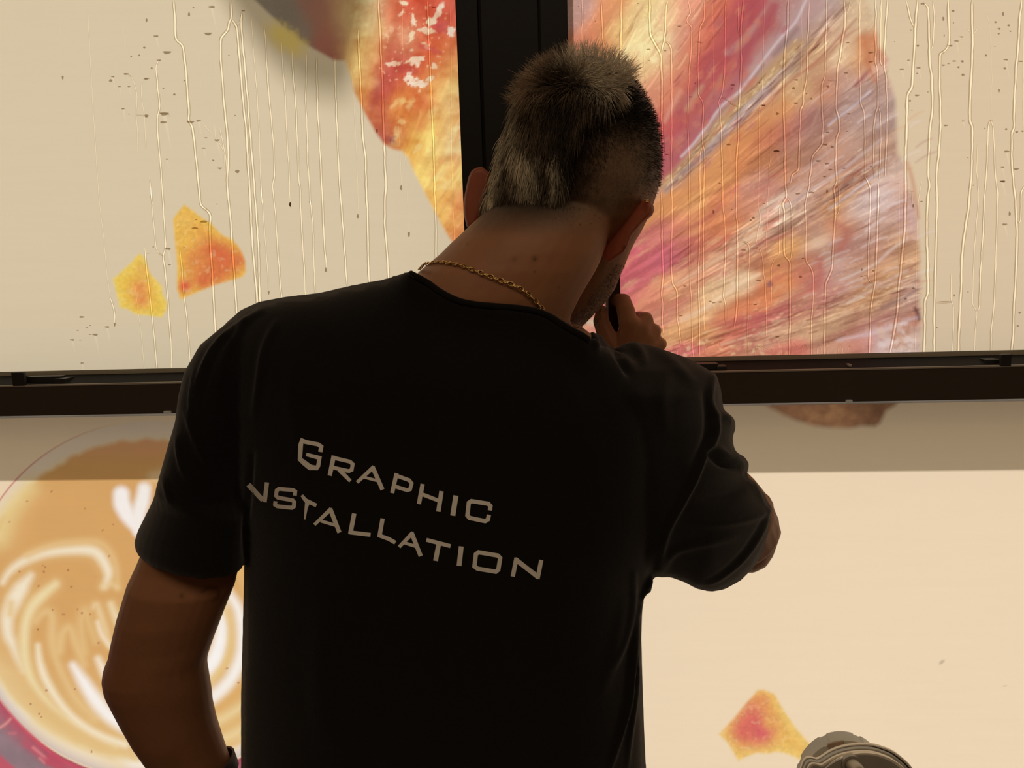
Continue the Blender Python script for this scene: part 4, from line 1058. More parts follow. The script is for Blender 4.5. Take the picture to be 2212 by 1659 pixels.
# small scribbled runs of water where it gathers at the foot of the right pane
for k in range(16):
    x0 = 1448 + k * 26 + rng.uniform(-6, 6); y0 = rng.uniform(735, 752)
    w_ = rng.uniform(7, 16); y1 = y0 + rng.uniform(14, 34)
    RIGHT.append(([(x0, y1), (x0 + 1, y0 + 6), (x0 + w_ * .4, y0), (x0 + w_, y0 + 5), (x0 + w_ + 1, y1 - 4)], rng.uniform(1.6, 2.6)))

LENS_GAIN = np.array([[.90, .88, .85], [.52, .47, .38], [.85, .82, .76], [1.75, 1.76, 1.72], [1.50, 1.51, 1.47], [.60, .55, .46], [.92, .91, .88]])  # painted bright core and dark edges across a run, imitating lensing
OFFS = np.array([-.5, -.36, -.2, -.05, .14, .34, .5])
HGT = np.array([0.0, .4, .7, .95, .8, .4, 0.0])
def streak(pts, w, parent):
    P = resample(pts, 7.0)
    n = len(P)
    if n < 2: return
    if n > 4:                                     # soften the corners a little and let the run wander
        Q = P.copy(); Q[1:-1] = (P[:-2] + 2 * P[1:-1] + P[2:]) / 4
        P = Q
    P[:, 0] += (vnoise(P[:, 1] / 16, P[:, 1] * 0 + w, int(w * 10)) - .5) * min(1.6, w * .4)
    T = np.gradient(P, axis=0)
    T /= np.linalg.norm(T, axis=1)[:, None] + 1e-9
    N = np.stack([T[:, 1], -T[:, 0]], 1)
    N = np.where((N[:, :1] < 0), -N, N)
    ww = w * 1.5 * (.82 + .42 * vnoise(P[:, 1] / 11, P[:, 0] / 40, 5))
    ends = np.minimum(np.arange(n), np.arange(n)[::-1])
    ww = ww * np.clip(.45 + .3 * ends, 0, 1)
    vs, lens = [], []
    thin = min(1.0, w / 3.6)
    horiz = np.abs(T[:, 0])                       # where the run lies flat a painted tint darkens its belly
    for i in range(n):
        for o, h, l in zip(OFFS, HGT, LENS_GAIN):
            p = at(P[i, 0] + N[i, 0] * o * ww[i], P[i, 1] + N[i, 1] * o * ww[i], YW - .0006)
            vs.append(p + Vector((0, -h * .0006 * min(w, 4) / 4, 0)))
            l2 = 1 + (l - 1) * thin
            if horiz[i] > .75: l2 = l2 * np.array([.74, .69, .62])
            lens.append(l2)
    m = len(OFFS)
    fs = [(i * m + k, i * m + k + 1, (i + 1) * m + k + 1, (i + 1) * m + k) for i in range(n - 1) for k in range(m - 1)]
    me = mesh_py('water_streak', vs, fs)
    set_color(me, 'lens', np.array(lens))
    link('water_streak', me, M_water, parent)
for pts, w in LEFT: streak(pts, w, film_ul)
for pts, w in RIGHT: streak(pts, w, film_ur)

def drops(items, parent):
    """little hanging drops: each a shallow dome, its dark shading painted in as a tint"""
    vs, fs, ln = [], [], []
    for px_, py_, s, k in items:
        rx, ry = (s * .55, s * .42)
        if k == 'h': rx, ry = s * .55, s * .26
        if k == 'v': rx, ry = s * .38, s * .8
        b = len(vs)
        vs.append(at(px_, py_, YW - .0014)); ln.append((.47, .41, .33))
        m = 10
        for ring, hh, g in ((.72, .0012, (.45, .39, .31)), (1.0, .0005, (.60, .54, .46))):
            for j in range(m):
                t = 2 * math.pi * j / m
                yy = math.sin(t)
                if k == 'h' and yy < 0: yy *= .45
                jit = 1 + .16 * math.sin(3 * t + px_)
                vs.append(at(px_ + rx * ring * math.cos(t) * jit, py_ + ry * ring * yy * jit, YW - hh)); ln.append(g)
        for j in range(m):
            fs.append((b, b + 1 + j, b + 1 + (j + 1) % m))
            fs.append((b + 1 + j, b + 1 + m + j, b + 1 + m + (j + 1) % m, b + 1 + (j + 1) % m))
    for px_, py_, s, k in items:                   # thin wet trail below some drops, its brightening painted in
        if k != 'h' or s < 5 or vnoise(np.array([px_ * 1.7]), np.array([py_ * 1.3]), 2)[0] < .42: continue
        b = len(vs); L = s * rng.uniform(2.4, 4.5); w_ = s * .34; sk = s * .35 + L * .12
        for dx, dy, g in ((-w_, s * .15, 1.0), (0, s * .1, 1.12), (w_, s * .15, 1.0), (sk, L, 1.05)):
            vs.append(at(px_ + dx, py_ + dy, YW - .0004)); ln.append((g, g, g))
        fs += [(b, b + 1, b + 3), (b + 1, b + 2, b + 3)]
    me = mesh_py('water_drops', vs, fs)
    set_color(me, 'lens', np.array(ln))
    o = link('water_drops', me, M_water, parent)
    o['kind'] = 'stuff'
def D(f, s, items):
    return [(*f([(a, b)])[0], r * s, k) for a, b, r, k in items]
o, h, v = 'o', 'h', 'v'
DR = D(R3, .2411, [(825, 98, 26, o), (737, 168, 24, v), (1205, 198, 22, o), (1322, 228, 22, o), (1237, 258, 24, o), (1233, 302, 18, o), (1338, 280, 16, o), (1272, 125, 24, v), (835, 545, 36, h), (907, 550, 26, o), (873, 602, 22, o), (738, 582, 34, h), (783, 570, 22, h), (913, 670, 26, o), (508, 410, 24, o), (365, 618, 40, h), (515, 606, 38, h), (502, 852, 44, h), (437, 903, 22, o), (760, 1122, 38, h), (1297, 532, 40, h), (1288, 613, 24, o), (1235, 812, 24, v), (1430, 548, 36, h), (1300, 1157, 22, o), (1395, 1183, 24, o), (1446, 1175, 20, o), (1305, 1354, 48, h), (1267, 1495, 38, h), (1390, 1512, 48, h), (1268, 1622, 44, h), (900, 328, 32, h), (855, 366, 38, h), (800, 407, 42, h), (550, 32, 36, h), (85, 551, 42, h), (85, 468, 46, h), (1120, 497, 22, o), (745, 318, 14, v), (828, 205, 12, o), (958, 1412, 12, o), (599, 824, 12, o), (502, 658, 14, o), (447, 270, 10, o), (300, 374, 10, o), (425, 538, 26, h), (455, 986, 20, h), (915, 1083, 28, h), (1110, 1150, 12, o), (1200, 415, 12, o)])
DR += D(R1, .226, [(1095, 250, 38, h), (800, 470, 38, h), (958, 483, 30, h), (1605, 810, 40, h), (1200, 925, 32, h), (1565, 1378, 50, h), (975, 1475, 34, h), (2022, 1440, 54, h), (1900, 1005, 36, h), (700, 32, 14, o), (872, 183, 10, o), (133, 62, 14, o), (292, 200, 16, h), (808, 578, 12, o), (1242, 518, 10, o), (1245, 795, 14, o), (1597, 850, 14, o)])
DR += D(R2, .2411, [(877, 380, 34, h), (860, 652, 34, h), (697, 773, 26, o), (390, 790, 28, o), (410, 922, 42, h), (885, 1018, 36, h), (695, 1183, 34, h), (675, 1293, 42, h), (737, 1316, 28, o), (612, 1440, 44, h), (690, 1463, 42, h), (720, 1518, 38, h), (845, 1506, 34, h), (668, 1580, 34, h), (240, 1352, 54, h), (1085, 1492, 22, o), (120, 942, 40, h), (550, 885, 22, o), (415, 714, 38, h), (505, 840, 14, o), (870, 1175, 22, h), (245, 1018, 30, o), (87, 740, 18, o)])
DR += D(R5, .2591, [(468, 415, 22, v), (720, 732, 38, h), (1012, 863, 26, o), (1193, 957, 26, o), (470, 1170, 34, h), (440, 1160, 26, h), (523, 1165, 30, h), (195, 1280, 30, h), (845, 985, 38, h), (800, 465, 24, o), (778, 485, 18, o), (890, 345, 22, h), (1415, 245, 22, v), (1170, 262, 38, h), (1285, 252, 42, h), (228, 1032, 30, h), (1215, 802, 26, h), (815, 1185, 34, h), (520, 178, 18, o), (1000, 1455, 34, h), (620, 395, 12, o)])
DR += D(R4, .2532, [(40, 850, 26, h), (5, 855, 24, h), (105, 810, 18, o), (447, 958, 22, o), (380, 1048, 22, o), (445, 255, 22, v), (1268, 322, 26, v), (1225, 411, 44, h), (1210, 44, 44, h), (515, 217, 24, h), (1353, 1168, 20, o), (1337, 1280, 18, o), (795, 1020, 14, v), (913, 990, 12, o), (647, 1293, 12, o), (350, 1528, 34, h), (958, 80, 12, o), (8, 800, 16, v)])
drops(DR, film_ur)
DL = D(A1, .3165, [(1290, 97, 20, v), (1000, 138, 18, v), (1065, 245, 34, h), (428, 530, 18, v), (860, 503, 34, h), (755, 550, 22, o), (1000, 535, 36, h), (1120, 773, 60, h), (1115, 832, 44, h), (1140, 355, 56, h), (1000, 790, 26, o), (1420, 228, 50, h), (1330, 1555, 42, h), (1390, 1510, 46, h), (1300, 830, 50, h), (1620, 1170, 28, o), (1500, 1147, 30, h), (1980, 1395, 18, v), (815, 590, 20, h), (880, 590, 20, h), (1480, 955, 38, h), (1220, 1548, 14, h), (1340, 1497, 20, h), (770, 522, 24, h), (840, 740, 26, h), (880, 778, 14, h), (1085, 410, 28, h), (1445, 45, 44, h), (1660, 72, 26, h), (1455, 1095, 14, o), (1390, 1010, 24, h), (1405, 940, 22, h), (1480, 1392, 16, h), (1140, 1085, 22, h), (1190, 645, 18, o), (1605, 788, 10, o), (1562, 378, 10, o), (1258, 550, 12, o), (1320, 52, 12, o), (1035, 465, 14, o), (895, 385, 12, o), (985, 325, 16, o), (950, 378, 14, o), (1115, 602, 12, o), (1355, 823, 30, h)])
DL += D(A5, .2712, [(98, 1048, 40, h), (300, 1127, 36, h), (205, 1188, 44, h), (22, 1230, 36, h), (101, 1416, 28, h), (797, 632, 24, h), (162, 1188, 18, h), (85, 1233, 18, h), (165, 1117, 16, h), (1587, 855, 20, v), (360, 1110, 20, v), (785, 505, 46, h), (668, 490, 18, h), (625, 541, 16, h), (1758, 152, 22, v), (913, 497, 12, o), (65, 1155, 22, h), (140, 1134, 16, h)])
DL += D(A2, .3616, [(74, 1222, 20, v), (478, 1292, 18, v), (737, 1122, 20, v), (783, 1400, 20, v), (287, 1612, 18, v), (932, 42, 24, h), (592, 782, 18, v)])
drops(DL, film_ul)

# ================================================================== THE INSTALLER
def rays_np(px_, py_):
    f, r, u = np.array(FWD), np.array(RGT), np.array(UPV)
    return f[None] + ((px_ - W / 2) / F)[:, None] * r[None] + ((H / 2 - py_) / F)[:, None] * u[None]
def at_np(px_, py_, Y):
    d = rays_np(px_, py_)
    return np.array(EYE)[None] + d * (Y / d[:, 1])[:, None]

def inflate(bm, poly, step, base, front, back, R):
    """a rounded body with the outline poly; base, front and back give distance and half depths in metres"""
    P = np.array(poly, float)
    B = resample(np.vstack([P, P[:1]]), step * .9)[:-1]
    gx, gy = np.meshgrid(np.arange(P[:, 0].min(), P[:, 0].max(), step), np.arange(P[:, 1].min(), P[:, 1].max(), step))
    gx = gx + (np.arange(gx.shape[0]) % 2)[:, None] * step * .5
    gx, gy = gx.ravel(), gy.ravel()
    k = inside(gx, gy, P)
    gx, gy = gx[k], gy[k]
    d, _ = dist_path(gx, gy, np.vstack([P, P[:1]]))
    k = d > step * .55
    X = np.r_[B[:, 0], gx[k]]; Y = np.r_[B[:, 1], gy[k]]
    nb = len(B)
    vs, es, fs, ov, _, _ = geometry.delaunay_2d_cdt([Vector((a, b)) for a, b in zip(X, Y)], [(i, (i + 1) % nb) for i in range(nb)], [], 1, 1e-4)
    X = np.array([q.x for q in vs]); Y = np.array([q.y for q in vs])
    d, _ = dist_path(X, Y, np.vstack([P, P[:1]]))
    on = d < .3
    t = np.clip(d / R, 0, 1)
    pr = np.sqrt(np.maximum(1 - (1 - t) ** 2, 0))
    b0 = base(X, Y)
    Fp = at_np(X, Y, b0 - front(X, Y) * pr)
    Bp = at_np(X, Y, b0 + back(X, Y) * pr)
    fv = [bm.verts.new(p) for p in Fp]
    bv = [fv[i] if on[i] else bm.verts.new(Bp[i]) for i in range(len(X))]
    for f in fs:
        try:
            bm.faces.new([fv[i] for i in f])
        except ValueError: pass
        if not all(on[i] for i in f):
            try: bm.faces.new([bv[i] for i in f][::-1])
            except ValueError: pass

person = empty('person', (0.02, 0.80, 0))
tag(person, 'man with bleached mohawk in black printed t-shirt, back turned, working at window', 'person')

# ------------------------------------------------------------------ body: one continuous skin
bm = bmesh.new()
def lrows(rows):
    loft(bm, [ring_pts((r[1], r[0]), (r[2], r[0]), r[3], r[4], 32) for r in rows])
# skull
lrows([(141, 1235, 1295, .885, .03), (150, 1195, 1322, .884, .058), (165, 1168, 1348, .882, .072), (185, 1145, 1370, .88, .083), (220, 1118, 1396, .877, .092), (260, 1100, 1413, .875, .098), (300, 1086, 1423, .874, .101), (350, 1072, 1428, .873, .102), (400, 1056, 1424, .873, .100), (440, 1042, 1412, .874, .095), (475, 1040, 1398, .878, .086), (505, 1062, 1383, .885, .075), (530, 1090, 1366, .89, .062)])
# face and jaw, turned away towards the glass
lrows([(380, 1120, 1424, .915, .072), (430, 1100, 1412, .925, .072), (475, 1100, 1396, .93, .07), (510, 1110, 1378, .932, .066), (545, 1125, 1361, .932, .062), (575, 1140, 1349, .932, .058), (600, 1150, 1338, .932, .054), (625, 1160, 1328, .934, .049), (650, 1172, 1311, .936, .043), (675, 1186, 1287, .938, .036), (695, 1200, 1268, .94, .028), (711, 1218, 1252, .94, .014)])
# neck and the slope of the shoulders
lrows([(420, 1090, 1310, .845, .055), (450, 1060, 1320, .838, .062), (480, 1024, 1322, .832, .068), (500, 1003, 1317, .828, .07), (525, 976, 1310, .824, .071), (550, 951, 1302, .82, .071), (570, 927, 1294, .817, .070), (586, 907, 1286, .814, .069), (610, 884, 1272, .811, .067), (640, 862, 1254, .808, .065), (680, 850, 1234, .807, .062), (730, 820, 1225, .808, .055), (800, 760, 1240, .812, .045)])
# trunk inside the shirt
lrows([(700, 720, 1250, .81, .03), (760, 600, 1330, .812, .042), (850, 560, 1370, .815, .05), (1000, 580, 1350, .818, .055), (1200, 600, 1330, .82, .06), (1500, 590, 1320, .825, .06), (1800, 580, 1330, .835, .06)])
def tpx(pts, n=14, steps=0, flat=1.0):
    tube(bm, [at(a, b, Y) for a, b, Y, r in pts], [p[3] for p in pts], n, flat, steps)
# nose, brow, chin and lips on the far side of the head
hc = at(1250, 440, .98)
tpx([(1290, 400, .985, .013), (1290, 450, 1.002, .014), (1288, 490, 1.016, .016)], 10)
tpx([(1225, 395, .975, .012), (1290, 388, .985, .013), (1350, 398, .970, .012)], 10)
tpx([(1240, 565, .985, .010), (1268, 562, .992, .011), (1296, 565, .985, .010)], 10)
tpx([(1225, 640, .965, .018), (1255, 645, .968, .018)], 10)
# left arm, seen from behind, the forearm going forwards
def arm(rows):
    loft(bm, [ring_pts(a, b, Y, rd, 26) for a, b, Y, rd in rows])
tpx([(247, 1446, .80, .0095), (250, 1458, .80, .0095)], 10)
arm([((540, 760), (680, 840), .815, .04), ((470, 850), (580, 930), .805, .045), ((402, 1010), (520, 1040), .80, .042), ((350, 1120), (510, 1125), .80, .044), ((316, 1180), (514, 1190), .798, .045), ((303, 1212), (512, 1224), .796, .046), ((283, 1255), (502, 1268), .79, .048), ((262, 1325), (478, 1328), .792, .048), ((249, 1378), (459, 1378), .795, .046), ((243, 1410), (449, 1405), .796, .046), ((234, 1432), (442, 1428), .798, .047), ((231, 1455), (441, 1445), .80, .048), ((236, 1482), (445, 1470), .804, .048), ((252, 1514), (450, 1500), .81, .047), ((270, 1548), (453, 1530), .816, .046), ((294, 1590), (461, 1566), .824, .045), ((322, 1635), (475, 1606), .834, .041), ((356, 1685), (492, 1650), .844, .036), ((392, 1735), (512, 1700), .855, .03), ((425, 1775), (532, 1740), .865, .024)])
# its hand rests on the hip below the picture
tpx([(480, 1755, .865, .024), (520, 1800, .87, .028), (550, 1835, .87, .026)], 14)
for i, (dx, dy, L) in enumerate([(-38, 8, .9), (-14, 14, 1.0), (10, 12, 1.0), (32, 2, .8)]):
    tpx([(545 + dx, 1835 + dy, .862, .0105), (568 + dx, 1880 + dy + 14 * L, .858, .0095), (580 + dx, 1905 + dy + 34 * L, .868, .0085), (584 + dx, 1925 + dy + 44 * L, .878, .007)], 10)
tpx([(530, 1790, .86, .012), (575, 1805, .852, .0105), (604, 1830, .852, .009)], 10)
# right arm: up, out and forwards, the forearm hidden behind the sleeve
tpx([(1320, 860, .83, .042), (1420, 940, .865, .042), (1495, 1035, .905, .042), (1570, 1115, .938, .043)], 20)
tpx([(1590, 1120, .925, .047), (1602, 1140, .935, .0465), (1600, 1120, .95, .046), (1562, 1082, .975, .042), (1485, 1005, 1.0, .038), (1408, 890, 1.03, .032), (1352, 800, 1.055, .026), (1345, 775, 1.06, .026)], 20)
tpx([(1585, 1062, .975, .031), (1612, 1104, .968, .035), (1623, 1148, .96, .037), (1612, 1178, .95, .035)], 18)
# right hand closed round the squeegee
for (mx, my, mY, mr) in [(1362, 702, 1.052, .0145), (1384, 714, 1.056, .014), (1396, 731, 1.06, .013), (1402, 748, 1.064, .012)]:
    tpx([(1345, 785, 1.062, .02), ((1345 + mx) / 2, (785 + my) / 2, 1.056, .017), (mx, my, mY, mr)], 12)
tpx([(1358, 700, 1.052, .0135), (1352, 672, 1.062, .0128), (1345, 650, 1.074, .0118), (1334, 648, 1.09, .0095), (1322, 660, 1.1, .0085), (1318, 675, 1.1, .0075)], 12)
tpx([(1384, 712, 1.056, .0135), (1393, 692, 1.068, .0125), (1394, 690, 1.082, .0115), (1378, 686, 1.1, .0095), (1358, 692, 1.104, .0085), (1344, 698, 1.102, .0075)], 12)
tpx([(1396, 731, 1.06, .0125), (1411, 716, 1.07, .0115), (1414, 715, 1.084, .0105), (1396, 708, 1.1, .009), (1374, 712, 1.104, .008), (1358, 716, 1.1, .007)], 12)
tpx([(1402, 750, 1.064, .0115), (1424, 744, 1.074, .0102), (1428, 744, 1.084, .0095), (1410, 734, 1.1, .008), (1388, 732, 1.102, .0072)], 12)
tpx([(1338, 775, 1.06, .017), (1318, 742, 1.058, .0145), (1305, 712, 1.062, .0122), (1298, 692, 1.068, .0115), (1300, 672, 1.074, .0085)], 12)
tpx([(1330, 752, 1.062, .012), (1344, 735, 1.066, .012)], 10)
body_me = remeshed('body', bm, .0023, 4)
V0 = verts_of(body_me)
PX = project(V0)
NV = normals_of(body_me)
front = ((V0 - np.array(EYE)) * NV).sum(1) < 0
bx, by = PX[:, 0], PX[:, 1]
skin = np.array([.335, .148, .070])
tone = np.tile(skin, (len(V0), 1))
tone *= (1 + .10 * (fbm(bx / 45, by / 45, 3) - .5))[:, None]
elb = np.exp(-(((bx - 262) / 45) ** 2 + ((by - 1455) / 60) ** 2))[:, None]
tone = tone * (1 - .45 * elb) + np.array([.30, .105, .05]) * .45 * elb
scalp_poly = np.array([(1000, 486), (1060, 488), (1120, 486), (1190, 488), (1235, 490), (1270, 480), (1305, 468), (1340, 452), (1375, 437), (1400, 424), (1440, 420), (1480, 300), (1400, 60), (1150, 40), (1000, 300)], float)
sm = poly_mask(bx, by, scalp_poly, 34)
sm = np.where(front, sm, np.where(V0[:, 1] > .93, np.clip((EYE.z + .155 - 0 - V0[:, 2]) * -40 + .5, 0, 1), sm))
grain = fbm(bx / 2.2, by / 5.0, 9, 2)
tone = tone * (1 - sm[:, None]) + (np.array([.19, .115, .068]) * (.72 + .56 * grain)[:, None]) * sm[:, None]
fade_poly = np.array([(1340, 150), (1385, 175), (1420, 235), (1445, 300), (1445, 420), (1424, 420), (1416, 345), (1398, 305), (1362, 288), (1318, 288), (1278, 322), (1250, 385), (1222, 455), (1170, 472), (1040, 470), (1030, 300), (1150, 100)], float)
fm = poly_mask(bx, by, fade_poly, 40)
fm = np.where(front, fm, sm)
tone = tone * (1 - fm[:, None]) + np.array([.022, .015, .010]) * fm[:, None]
st_poly = np.array([(1352, 560), (1345, 600), (1330, 640), (1295, 690), (1255, 725), (1205, 725), (1222, 700), (1262, 660), (1300, 610), (1325, 575)], float)
stm = poly_mask(bx, by, st_poly, 22) * front
tone *= (1 - stm * (.30 + .5 * np.clip((fbm(bx / 2.4, by / 2.4, 19, 2) - .5) * 4, 0, 1)))[:, None]
def mole(x, y, r, k=.45):
    global tone
    m = np.exp(-(((bx - x) / r) ** 2 + ((by - y) / r) ** 2)) * front
    tone = tone * (1 - (1 - k) * m[:, None])
for q in [(1155, 559, 5.5, .35), (1111, 560, 5, .6), (1155, 586, 2.6, .5), (1106, 478 + 60, 2, .7), (1392 - 1000, 1287, 6, .55), (1207, 620, 2.5, .6), (1010, 527, 2.5, .6)]: mole(*q)
tat = np.abs(np.hypot((bx - 455) / 17, (by - 1283) / 15) - 1)
tone *= (1 - .35 * np.exp(-(tat / .28) ** 2) * front * (np.arctan2(by - 1283, bx - 455) < 1.6))[:, None]
body = link('body', body_me, M_skin, person)
set_color(body_me, 'tone', np.clip(tone, .003, .9))
BVH_B = bvh_of(body_me)

# ears
def ear(poly, Yf, Tf):
    bm = bmesh.new()
    inflate(bm, poly, 4.0, Yf, lambda x, y: np.full(x.shape, Tf), lambda x, y: np.full(x.shape, Tf * .5), 9)
    return bm
rp = [(1396, 431), (1406, 435), (1412, 445), (1413, 455), (1409, 465), (1400, 473), (1391, 479), (1378, 494), (1364, 511), (1357, 528), (1349, 545), (1333, 557), (1316, 568), (1307, 563), (1303, 550), (1309, 531), (1321, 511), (1332, 491), (1347, 471), (1362, 458), (1377, 443), (1386, 434)]
la, lb = hit(BVH_B, 1322, 535)[0], hit(BVH_B, 1385, 455)[0]
Ya, Yb = .836, .818
bm = ear(rp, lambda x, y: Ya + (Yb - Ya) * (x - 1322) / 63.0, .007)
re_ = from_bm('ear', bm, M_ear, person, True)
me = re_.data
v = verts_of(me); p = project(v)
d, _ = dist_path(p[:, 0], p[:, 1], [(1384, 442), (1365, 464), (1345, 486), (1331, 508), (1320, 530), (1312, 552)])
d2, _ = dist_path(p[:, 0], p[:, 1], [(1402, 445), (1398, 462), (1380, 482), (1360, 504), (1352, 530)])
v[:, 1] += .004 * np.exp(-(d / 10) ** 2) - .0045 * np.exp(-(d2 / 7) ** 2)
me.vertices.foreach_set('co', v.ravel()); me.update()
lp = [(1042, 360), (1030, 362), (1019, 368), (1012, 382), (1008, 400), (1004, 420), (1001, 442), (1002, 464), (1008, 490), (1020, 492), (1036, 470), (1056, 420), (1060, 375)]
from_bm('ear', ear(lp, lambda x, y: np.full(x.shape, .872), .006), M_ear, person, True)
# gold studs
def stud(px_, py_, Y, r):
    bm = bmesh.new()
    c_ = at(px_, py_, Y)
    for dx, dy in ((-.7, .2), (.5, .6), (.5, -.5), (-.2, -.5), (0, .1)):
        bmesh.ops.create_icosphere(bm, subdivisions=2, radius=r * .55, matrix=Matrix.Translation(c_ + RGT * dx * r + UPV * dy * r))
    o = from_bm('ear_stud', bm, M_gold, person, True)
    o['label'] = 'gold ear stud'
stud(1397, 434, Yb - .012, .0019)
stud(1337, 512, Ya - .004, .0008)
stud(1358, 520, Ya + .004, .0008)

# ------------------------------------------------------------------ t-shirt
neckline = [(900, 588), (925, 606), (950, 624), (985, 642), (1020, 651), (1070, 656), (1120, 660), (1160, 667), (1190, 679), (1212, 693), (1235, 707), (1258, 719)]
torso = neckline + [(1300, 745), (1370, 770), (1420, 830), (1440, 900), (1445, 1000), (1430, 1150), (1408, 1245), (1389, 1287), (1387, 1320), (1386, 1380), (1388, 1450), (1391, 1550), (1396, 1659), (1402, 1800), (1406, 1960), (512, 1960), (517, 1800), (520, 1659), (520, 1500), (524, 1350), (527, 1215), (520, 1150), (480, 1050), (450, 900), (445, 800), (460, 735), (485, 700), (520, 669), (560, 651), (620, 640), (690, 632), (760, 616), (830, 602), (862, 591), (882, 585)]
def nd(x, y):
    d, _ = dist_path(x, y, neckline)
    return np.exp(-(d / 75) ** 2)
bm = bmesh.new()
inflate(bm, torso, 11, lambda x, y: .812 - .062 * nd(x, y) + .02 * np.clip((y - 1200) / 700, 0, 1), lambda x, y: .088 * (1 - .72 * nd(x, y)), lambda x, y: np.full(x.shape, .10) * (1 - .5 * nd(x, y)), 230)
# left sleeve
L_ = [((560, 690), (660, 780), .812, .045), ((500, 694), (620, 770), .81, .055), ((449, 737), (600, 810), .806, .064), ((419, 790), (585, 860), .803, .068), ((408, 840), (575, 905), .80, .069), ((402, 890), (562, 945), .798, .068), ((381, 958), (550, 1000), .796, .067), ((358, 1035), (542, 1060), .795, .066)]
rings = [ring_pts(a, b, Y, rd, 32) for a, b, Y, rd in L_]
def tilt(a, b, Y, drop, rd):
    mx, my = (a[0] + b[0]) / 2, (a[1] + b[1]) / 2
    return ring_pts(a, b, Y, rd, 32, (mx + 4, my + drop, Y - rd))
rings += [tilt((322, 1098), (534, 1120), .795, 14, .066), tilt((297, 1148), (529, 1178), .795, 32, .067), tilt((290, 1172), (527, 1206), .795, 46, .067), tilt((293, 1186), (525, 1214), .795, 50, .065)]
loft(bm, rings)
# right sleeve, pushed forward over the raised arm
rs = [(1240, 712), (1256, 717), (1270, 724), (1282, 719), (1294, 719), (1304, 728), (1318, 748), (1327, 753), (1338, 746), (1355, 739), (1375, 737), (1400, 743), (1440, 757), (1480, 770), (1512, 787), (1532, 799), (1549, 811), (1557, 835), (1561, 865), (1564, 886), (1577, 895), (1588, 908), (1590, 925), (1583, 945), (1586, 965), (1591, 977), (1608, 985), (1619, 1000), (1617, 1016), (1611, 1028), (1632, 1043), (1650, 1070), (1662, 1095), (1668, 1118), (1664, 1150), (1650, 1190), (1630, 1225), (1600, 1255), (1565, 1274), (1535, 1279), (1505, 1273), (1480, 1259), (1450, 1248), (1425, 1248), (1412, 1245), (1408, 1260), (1402, 1276), (1390, 1287), (1376, 1270), (1360, 1200), (1330, 1100), (1300, 950), (1270, 850), (1230, 760)]
inflate(bm, rs, 8, lambda x, y: .79 + .105 * np.clip((x - 1300) / 330, 0, 1.1) + .03 * np.clip((800 - y) / 90, 0, 1), lambda x, y: .02 + .045 * np.clip((y - 740) / 120, 0, 1), lambda x, y: np.full(x.shape, .045), 120)
tpx([(1380, 1246, .80, .006), (1398, 1258, .80, .0075), (1396, 1272, .80, .0065), (1386, 1282, .80, .005)], 10)
shirt_me = remeshed('shirt', bm, .003, 3)
v = verts_of(shirt_me); n_ = normals_of(shirt_me); p = project(v)
facing = np.clip(-((v - np.array(EYE)) * n_).sum(1) * 4, 0, 1)
FOLDS = [([(563, 672), (481, 731), (441, 792), (424, 853), (432, 900)], 7, .0032), ([(534, 694), (489, 763), (473, 830)], 7, .0028), ([(595, 700), (571, 755), (559, 830), (548, 900)], 8, .0025), ([(470, 745), (450, 810), (440, 870)], 5, -.002), ([(403, 895), (430, 968), (450, 1010)], 7, .003), ([(383, 946), (394, 1007), (410, 1040)], 7, .003), ([(354, 1033), (369, 1091)], 7, .002), ([(420, 800), (412, 870), (415, 920)], 5, .002),
  ([(1542, 804), (1533, 858), (1539, 884), (1546, 909), (1543, 942), (1519, 985), (1497, 1039), (1474, 1083), (1440, 1150), (1422, 1230)], 7, .0042), ([(1524, 850), (1530, 900), (1525, 950), (1500, 1000)], 9, -.003), ([(1531, 978), (1560, 1000), (1585, 1008), (1603, 1012)], 8, -.006), ([(1545, 965), (1570, 985), (1600, 990)], 9, .004), ([(1552, 895), (1575, 905), (1585, 915)], 8, .003), ([(1615, 1028), (1644, 1065), (1660, 1098), (1618, 1119), (1553, 1130), (1500, 1128)], 9, .0036), ([(1661, 1096), (1649, 1141), (1609, 1202), (1562, 1245), (1531, 1262)], 5, .0028), ([(1653, 1096), (1639, 1138), (1600, 1196), (1556, 1236), (1526, 1252)], 4, -.0008), ([(1600, 1060), (1560, 1075), (1500, 1080)], 10, -.002), ([(1430, 1230), (1460, 1190), (1540, 1170), (1590, 1160)], 9, .0025),
  ([(1387, 1285), (1374, 1324), (1369, 1373), (1364, 1435), (1354, 1521), (1339, 1583), (1318, 1660)], 6, .0055), ([(1384, 1300), (1378, 1400), (1372, 1500), (1360, 1600), (1355, 1660)], 5, .003), ([(1379, 1330), (1376, 1400), (1366, 1480)], 5, -.004), ([(1369, 1240), (1366, 1300), (1350, 1380), (1325, 1440)], 7, .003), ([(1405, 1250), (1396, 1275)], 6, .003), ([(1350, 1300), (1330, 1400), (1300, 1500)], 14, .002),
  ([(1277, 718), (1284, 735), (1292, 756)], 7, .0035), ([(1326, 751), (1336, 765), (1350, 788), (1360, 812)], 8, -.005), ([(1365, 742), (1385, 765), (1392, 790)], 10, .0025), ([(1420, 755), (1470, 800), (1500, 830)], 12, .002), ([(1450, 790), (1430, 860), (1440, 940)], 16, .0015),
  ([(930, 640), (985, 672), (1060, 688), (1140, 694), (1200, 712)], 6, -.0009), ([(545, 980), (538, 1060), (530, 1140), (528, 1200)], 6, -.003), ([(700, 1300), (690, 1450), (700, 1620)], 26, .002), ([(1120, 1350), (1150, 1500), (1140, 1640)], 30, .002), ([(640, 760), (630, 880), (650, 1000)], 18, .0014), ([(1200, 800), (1260, 900), (1290, 1020)], 26, .0018)]
off = np.zeros(len(v))
